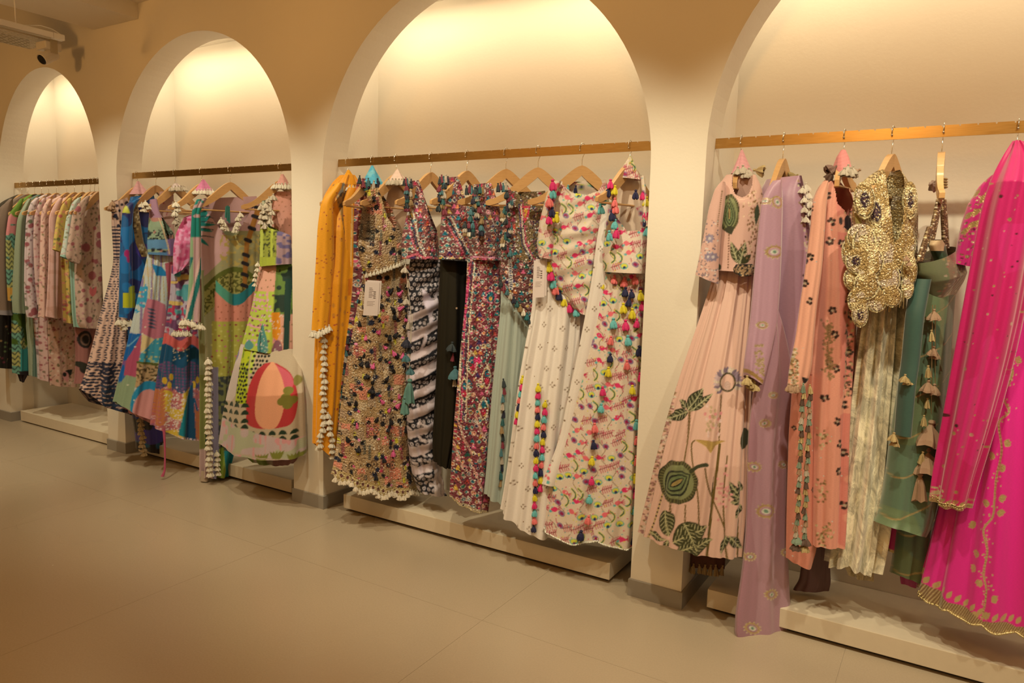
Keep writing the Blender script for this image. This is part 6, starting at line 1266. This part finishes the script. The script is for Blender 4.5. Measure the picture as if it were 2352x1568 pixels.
def outfit_pomegranate():
    hk = Hook(2, 644, -24); hanger(hk, 'wooden hanger against the middle pillar, its left tip through a fringed strap', turn=10, half=.21)
    cot = fabric('cotton'); LIME = (190, 190, 62)
    g = Garment('dress', 'tiered dress with a big red and peach fruit on the skirt, beside the middle pillar', 'dress', hk)
    def p1(p):
        x, y = p.x, p.y; r = p.r; p.fill((232, 158, 116))
        for a, b in p.grid(15, 17, .2): p.ell(a, b, 1.7, 2, (150, 110, 60))
        yl = 668; k = (y > yl) & (x < 622 + (y - 668) * .1); p.where(k, LIME); p.where((y > yl) & (x > 628) & (x < 642), LIME)
        for a, b in p.grid(9, 11, .25, box=(560, 645, 672, 790)): p.ell(a, b, 3.2, 2.6, r.choice([(226, 150, 150), (206, 110, 130), (226, 160, 160), (120, 60, 60), LIME]))
        for q in (682, 702, 726, 744): p.line([(585 - (q - 668) * .2, q), (618, q + 6)], 3.4, (232, 150, 140))
        p.where((x > 642) & (y < 720), (110, 130, 50)); p.where((x > 642) & (vn(x, y, 10, 3) > .55) & (y < 720), (40, 56, 40)); p.leaf(617, 815, 619, 738, 10, (76, 130, 110)); p.leaf(632, 812, 617, 742, 8, (84, 136, 112)); p.poly([(638, 715), (654, 715), (658, 760), (650, 780), (642, 770)], (232, 138, 24)); p.ell(652, 805, 11, 28, (140, 84, 84)); p.line([(615, 745), (616, 812)], 2, (30, 40, 30)); p.poly([(662, 640), (675, 640), (675, 800), (664, 800)], (30, 60, 44)); p.leaf(588, 800, 586, 776, 12, (90, 140, 116))
        for i in range(50): p.ell(r.uniform(612, 662), r.uniform(720, 815), 1.4, 1.4, (236, 214, 170), metal=.6)
    g.tube('upper_skirt', [(598, 606, 668, 600), (592, 640, 676, 636), (582, 700, 686, 700), (570, 750, 688, 752), (558, 796, 690, 812)], p1, cot, b=[(0, .04), (1, .10)], folds=(.012, 8), seed=93, off=.03, topamp=.3, push=lambda x, y: .02 + .06 * np.clip((y - 600) / 200, 0, 1))
    def p2(p):
        x, y = p.x, p.y; r = p.r; p.fill((196, 162, 116)); GR = (30, 48, 26)
        p.poly([(556, 788), (566, 790), (560, 900), (545, 915), (520, 915), (530, 850)], (216, 184, 150)); p.leaf(556, 796, 534, 850, 7, (130, 112, 130)); p.poly([(526, 866), (537, 892), (528, 886)], (110, 110, 120))
        p.poly([(566, 795), (592, 796), (592, 918), (562, 916)], (186, 184, 26)); p.where(inpoly(x, y, [(566, 795), (592, 796), (592, 918), (562, 916)]) & (vn(x, y, 6, 3) > .7), (120, 130, 30)); p.poly([(594, 796), (604, 800), (600, 850), (594, 850)], LIME)
        for a, b in p.grid(8, 9, .15, box=(566, 630, 800, 960)):
            if (a > 594 + (b < 850) * 3 and b < 900) or (b > 830 and 564 < a < 592 and b < 915): p.ell(a, b, 3, 3, (24, 26, 18))
        # red fruit with a peach heart
        F1 = curve([(628, 828), (606, 850), (592, 890), (590, 940), (596, 964), (640, 972), (680, 966), (692, 930), (690, 890), (678, 850), (656, 832), (640, 826)], 6); p.poly(F1, (190, 48, 44)); p.poly(curve([(650, 832), (676, 850), (684, 880), (664, 900), (655, 850)], 5), (214, 88, 88))
        p.poly(curve([(640, 826), (622, 858), (612, 900), (612, 945), (630, 970), (655, 970), (668, 935), (670, 890), (660, 850), (645, 826)], 6), (236, 152, 98))
        for a in ((672, 905), (676, 890), (684, 912), (675, 922), (665, 914)): p.ell(*a, 9, 9, (128, 112, 36))
        p.ell(690, 870, 6, 12, (140, 120, 50))
        for b in (921, 937, 955, 968, 983, 996):
            for a in range(528, 712, 20):
                if b < 945 and a > 592: continue
                if b > 960 and a < 592 and b > 975: continue
                if 945 < b < 975 and a > 596: continue
                p.poly([(a - 8, b + 4), (a - 6, b - 2), (a - 2, b - 6), (a + 2, b - 6), (a + 6, b - 2), (a + 8, b + 4)], GR)
        bd = y > 952 + np.clip((x - 520) * .30, 0, 48); p.where(bd, (204, 166, 140)); p.where(bd & (vn(x, y * .3, 5, 6) > .62), (222, 144, 124)); p.where(bd & (vn(x, y, 14, 8) > .66), (184, 170, 120)) 
        for a, b in ((628, 1040), (658, 1036), (690, 1044), (608, 1052)):
            for q in range(-2, 3): p.leaf(a, b + 8, a + q * 7, b - 14, 4, (130, 122, 40))
        p.line([(512, 1014), (700, 1050)], 3, (196, 160, 120))
    g.tube('lower_tier', [(556, 788, 692, 800), (545, 830, 695, 846), (530, 890, 697, 908), (518, 950, 699, 970), (510, 1010, 701, 1044)], p2, cot, b=[(0, .07), (.2, .11), (1, .15)], folds=(.014, 9), seed=94, off=.03, topamp=.4, push=lambda x, y: .08 + .22 * np.clip((x - 540) / 160, 0, 1) * np.clip((y - 790) / 110, 0, 1), hem=lambda x, f: 10 * np.sin(PI * np.clip((x - 510) / 190, 0, 1)), res=1.6)
    g.tube('underskirt', [(552, 990, 690, 1010), (560, 1040, 680, 1056), (580, 1054, 672, 1064)], lambda p: (p.fill((150, 120, 84)), p.where(p.x > 640, (130, 80, 60)), p.where((p.x < 640) & (vn(p.x, p.y, 10, 2) > .5), (120, 124, 50))), cot, b=.08, folds=(.014, 10), seed=95, off=.0, push=lambda x, y: .06 + .2 * np.clip((x - 540) / 160, 0, 1))
    def pb(p):
        x, y = p.x, p.y; p.fill((156, 150, 50)); p.where(vn(x, y, 3.6, 5) > .55, (62, 62, 26)); p.where(np.abs(x - 606) < 4, (196, 190, 70)); p.where(np.abs(x - 632) < 2.5, (190, 186, 60)); p.where(y > 590, (176, 172, 50)); p.where(x > 643, (176, 132, 116)); p.where((x > 643) & (vn(x, y, 7, 4) > .6), (110, 90, 110))
    g.tube('bodice', [(600, 512, 640, 530), (597, 540, 668, 540), (598, 575, 670, 575), (599, 612, 670, 606)], pb, cot, b=[(0, .04), (1, .05)], folds=(.006, 8), seed=96, off=.06, push=lambda x, y: .03 + 0 * x)
    g.tube('back_panel', [(626, 440, 668, 440), (624, 480, 672, 480), (626, 560, 672, 560)], lambda p: (p.fill((220, 142, 104)), [p.ell(a, b, 1.5, 1.5, (160, 100, 60)) for a, b in p.grid(12, 14, .3)]), fabric('soft', .8), b=.02, folds=(.004, 5), seed=97, off=.0, cut=None)
    g.tube('strap', [(602, 462, 610, 460), (604, 490, 616, 492), (602, 520, 622, 530)], lambda p: (p.fill((196, 180, 130)), p.where(vn(p.x, p.y, 4, 2) > .6, (60, 90, 60))), cot, b=.012, folds=(.002, 4), off=.09)
    tas(g, None, [(600, 474), (606, 482), (612, 470), (618, 478), (624, 486), (602, 494), (611, 497), (620, 506), (600, 508), (608, 517), (628, 452), (618, 458)], 'bell', T_SILV, 15, plane=.13)
    tas(g, None, column(592, 606, 584, 652, 5), 'bell', T_CREAM, 11, plane=.12)
    cover(hk, [(646, 400, 651, 400), (640, 414, 660, 414), (632, 428, 666, 428)], (226, 150, 116), 'peach cloth cone with a white shell fringe against the middle pillar', fringe=('bell', T_CREAM, 14, [(628 + 6.5 * k, 434 + (k % 2) * 3) for k in range(7)]), b=.03)
outfit_block(); outfit_blue(); outfit_watercolour(); outfit_reef(); outfit_kaftan(); outfit_pomegranate()

# ================================================================ farthest niche: short kurtas and shirts on a close row of hangers
def far_kurtas():
    HX = [48, 63, 78, 94, 110, 128, 152, 170, 188, 206, 216, 226]
    names = ['first, half cut by the left edge', 'second from the left', 'third from the left', 'fourth from the left', 'fifth from the left', 'sixth from the left', 'seventh from the left', 'eighth from the left', 'ninth from the left', 'tenth from the left', 'eleventh from the left', 'last, against the pillar']
    for i, x in enumerate(HX):
        hanger(Hook(3, x, 20), 'light wooden hanger on the farthest rail, %s' % names[i], turn=38 if i < 9 else 44, half=.215, mat='wood' if i not in (3, 10, 11) else 'wood2', group='hangers on the farthest rail', bar=False)
    cot = fabric('cotton'); slk = fabric('dullsilk', .5, .35, slub=.05, weave=.04)
    def spots(p, base, cols, big, n=60, box=None):
        p.fill(base); x0, x1, y0, y1 = p.x.min(), p.x.max(), p.y.min(), p.y.max()
        for a, b in p.grid(9, 10, .45):
            c = p.r.choice(cols); s = p.r.choice([1.3, 1.7, 2.4, 2.4, big]); p.ell(a, b, s, s, c)
            if p.r.random() < .5: p.line([(a, b), (a + p.r.uniform(-6, 6), b + p.r.uniform(3, 9))], 1.4, p.r.choice([(120, 110, 70), (150, 100, 80)]))
    def G(px, name, label, cat, body, sleeve, paint, mat, seed, off=0., extra=None, b=.045, sp=None):
        hk = Hook(3, px, 22); g = Garment(name, label, cat, hk)
        if body: g.tube('body', [(px - 9, 447, px + 1, 446), (body[0][0], body[0][1] + 7, body[0][2], body[0][3] + 5)] + body[1:], paint, mat, b=[(0, .02), (.2, b), (1, b * 1.2)], folds=(.012, 6), seed=seed, off=off, res=1.6)
        if sleeve: g.tube('sleeve', [(sleeve[0][2] - 7, sleeve[0][3] - 6, sleeve[0][2], sleeve[0][3] - 6)] + sleeve, sp or paint, mat, b=[(0, .015), (1, .03)], folds=(.006, 4), seed=seed + 1, off=off + .10, res=1.6)
        return g
    MAR = (164, 84, 76); PKF = (206, 122, 106)
    G(48, 'long_dress', 'black dress with an olive floral yoke cut by the left edge of the photo', 'dress', [(-12, 462, 30, 458), (-20, 500, 34, 500), (-20, 600, 34, 600), (-20, 740, 30, 742), (-22, 842, 26, 846)], None, lambda p: (p.fill((26, 18, 12)), p.where(p.y < 520, (70, 56, 36)), [p.ell(p.r.uniform(-10, 30), p.r.uniform(455, 840), 2.6, 2.2, p.r.choice([(150, 110, 60), (110, 40, 44), (90, 100, 50)])) for k in range(50)]), cot, 101, -.03)
    G(63, 'jacket', 'taupe grey long-sleeved jacket with gathered cuff at the left edge', 'jacket', [(2, 462, 50, 454), (-6, 500, 46, 500), (-8, 600, 44, 600), (-10, 700, 40, 700)], [(6, 470, 30, 462), (-6, 520, 24, 520), (-8, 600, 22, 600), (-10, 680, 28, 690), (-6, 706, 26, 714), (-8, 722, 30, 724)], lambda p: (p.fill((136, 104, 74)), p.where(p.y > 712, (150, 130, 110))), cot, 103)
    def zz(p):
        x, y = p.x, p.y; p.fill((176, 160, 80)); p.where(vn(x, y, 16, 3) > .5, (110, 150, 110)); p.where((np.sin(y * .55 + 2 * np.abs((x % 12) - 6) * .45) > .55), (40, 52, 44)); p.where(y < 500, (110, 130, 40)); p.where((y > 490) & (y < 540) & (vn(x, y, 12, 5) > .45), (222, 130, 110)); p.where((y > 800) & (x > 40) & (x < 66), (60, 140, 120)); p.where((y > 660) & (y < 700) & (vn(x, y, 8) > .5), (206, 140, 50)); p.where((y > 720) & (y < 790) & (vn(x, y, 14, 9) > .4), (70, 90, 24)); p.where((y > 850) & (x > 38), (40, 30, 28))
    G(78, 'kurta', 'kurta with zigzags and blossoms in yellow green, turquoise and pink', 'kurta', [(34, 458, 72, 452), (26, 500, 72, 500), (24, 600, 70, 600), (26, 720, 68, 720), (27, 800, 68, 800), (28, 856, 66, 862)], [(38, 470, 54, 462), (20, 490, 44, 494), (13, 540, 40, 540), (14, 620, 38, 620), (18, 690, 36, 696)], zz, cot, 105)
    G(94, 'kurta', 'plain sage green silk kurta with one long sleeve showing', 'kurta', [(52, 456, 92, 450), (50, 500, 90, 500), (56, 620, 90, 620), (60, 740, 90, 740), (66, 800, 88, 800), (68, 862, 86, 866)], [(56, 468, 72, 462), (40, 500, 60, 500), (34, 560, 58, 560), (30, 640, 58, 640), (28, 700, 58, 700), (30, 718, 60, 720)], lambda p: (p.fill((152, 150, 104)), p.where((p.y > 730) & (p.x > 76), (70, 84, 66)), p.where(p.x > 70, (96, 112, 84))), slk, 107)
    def wf(p): spots(p, (222, 184, 156), [MAR, MAR, PKF, (110, 110, 70), (150, 110, 100)], 5); p.ell(75, 714, 8, 9, MAR); p.ell(62, 670, 3.4, 3.4, MAR)
    G(110, 'shirt', 'white shirt scattered with maroon dots, one large dot at its cuff', 'shirt', [(66, 456, 108, 450), (64, 500, 106, 500), (70, 620, 104, 620), (78, 740, 106, 740), (86, 820, 108, 820), (88, 870, 108, 872)], [(68, 466, 90, 460), (60, 500, 84, 500), (56, 580, 80, 580), (55, 660, 82, 660), (58, 716, 88, 722), (62, 728, 86, 730)], wf, cot, 109)
    G(128, 'shirt', 'cream shirt with small pink and brown sprigs, sixth garment from the left', 'shirt', [(84, 456, 128, 450), (82, 500, 126, 500), (84, 600, 124, 600), (88, 740, 122, 740), (90, 820, 122, 824), (92, 872, 120, 876)], [(88, 466, 106, 460), (78, 500, 98, 500), (76, 560, 98, 560), (80, 640, 100, 640), (86, 700, 104, 704)], lambda p: spots(p, (214, 164, 134), [MAR, PKF, (110, 100, 60), (196, 130, 110)], 3), cot, 111)
    G(152, 'shirt', 'peach shirt with faint brown sprigs and a gathered hem', 'shirt', [(104, 458, 150, 450), (98, 490, 148, 490), (96, 580, 140, 580), (92, 680, 138, 680), (88, 728, 134, 732)], [(100, 470, 120, 462), (94, 490, 112, 494), (92, 580, 110, 580), (90, 680, 108, 690), (88, 726, 110, 732)], lambda p: spots(p, (226, 168, 130), [(150, 120, 70), (206, 130, 110), (190, 120, 90)], 2.6), cot, 113)
    G(170, 'shirt', 'plain pale pink shirt with a puffed cuff, left of the yellow kurta', 'shirt', [(124, 460, 168, 450), (116, 500, 160, 500), (116, 600, 150, 600), (112, 700, 146, 700), (110, 728, 142, 730)], [(126, 466, 144, 460), (112, 496, 132, 500), (112, 580, 128, 580), (108, 680, 128, 690), (104, 726, 132, 732)], lambda p: (p.fill((222, 162, 130)), p.where(vn(p.x, p.y, 12, 3) > .66, (212, 150, 116))), cot, 115)
    G(188, 'kurta', 'mustard yellow floral kurta with a flared elbow sleeve', 'kurta', [(140, 458, 190, 448), (134, 500, 186, 500), (140, 580, 182, 580), (144, 680, 180, 680), (146, 740, 180, 744)], [(142, 470, 166, 460), (130, 500, 158, 500), (124, 540, 152, 544), (120, 572, 146, 582)], lambda p: spots(p, (206, 160, 70), [(190, 90, 70), (120, 110, 50), (222, 140, 90), (196, 150, 60)], 4), cot, 117)
    G(206, 'shirt', 'ivory shirt with a mint green lined cuff, beside the dotted beige kurta', 'shirt', [(160, 456, 206, 448), (156, 500, 200, 500), (160, 600, 196, 600), (166, 720, 196, 720), (170, 750, 196, 754)], [(166, 466, 186, 460), (152, 500, 172, 500), (144, 560, 168, 564), (138, 588, 166, 600)], lambda p: (spots(p, (196, 190, 150), [PKF, (130, 130, 80), (210, 180, 140)], 3), p.where(p.y > 585, (150, 170, 130))), cot, 119)
    def bd(p):
        spots(p, (204, 158, 120), [(120, 100, 70), (190, 130, 110), (204, 158, 120)], 3)
        for a in ((174, 523, 5), (192, 568, 9), (207, 598, 4), (205, 632, 9), (186, 666, 4), (194, 687, 4), (182, 700, 4), (198, 733, 7), (222, 540, 7), (222, 560, 8), (214, 600, 5), (211, 524, 4), (177, 480, 7), (164, 560, 4), (224, 640, 6), (228, 500, 8), (218, 690, 4)): p.ell(a[0], a[1], a[2], a[2] * 1.1, MAR)
        for a in ((206, 670), (214, 664), (200, 664)): p.leaf(206, 680, a[0], a[1] - 8, 5, (206, 96, 84))
    G(218, 'kurta', 'beige short-sleeved kurta with maroon dots in front of all the others, beside the pillar', 'kurta', [(186, 456, 236, 446), (172, 480, 240, 478), (170, 560, 240, 560), (172, 660, 240, 660), (176, 740, 238, 742), (184, 752, 238, 754)], [(184, 462, 206, 456), (166, 490, 194, 490), (158, 540, 190, 546), (150, 590, 188, 602), (160, 600, 180, 606)], bd, cot, 121, .03)
    # lower layers
    g = G(140, 'trousers', 'pink cream printed trousers with torn looking hems below the shirts', 'trousers', [(108, 720, 176, 724), (110, 800, 176, 804), (112, 860, 176, 868), (114, 884, 174, 888)], None, lambda p: (spots(p, (204, 150, 112), [(150, 60, 60), (110, 90, 50), (222, 180, 140)], 3), p.leaf(136, 868, 160, 846, 9, (30, 34, 28)), p.leaf(140, 850, 150, 876, 8, (206, 130, 110)), p.ell(142, 858, 5, 5, (24, 26, 22))), cot, 123, -.02)
    g = G(198, 'scarf', 'dusty pink scarf with large black peony outlines behind the dotted kurta hem', 'scarf', [(172, 720, 226, 720), (172, 780, 224, 780), (174, 840, 218, 846), (170, 880, 204, 876)], None, lambda p: (p.fill((160, 96, 76)), p.ell(190, 778, 16, 20, (34, 26, 22)), p.ring(190, 778, 11, 14, .3, (120, 84, 60)), p.ell(188, 846, 10, 10, (34, 28, 22)), p.leaf(170, 830, 205, 850, 8, (44, 40, 26))), cot, 125, -.03)
    g = G(84, 'scarf', 'dark fringed scarf corner hanging lowest under the zigzag kurta', 'scarf', [(36, 840, 66, 842), (40, 858, 64, 860), (46, 874, 52, 878)], None, solid((44, 30, 26)), cot, 127, -.02, b=.02)
far_kurtas()
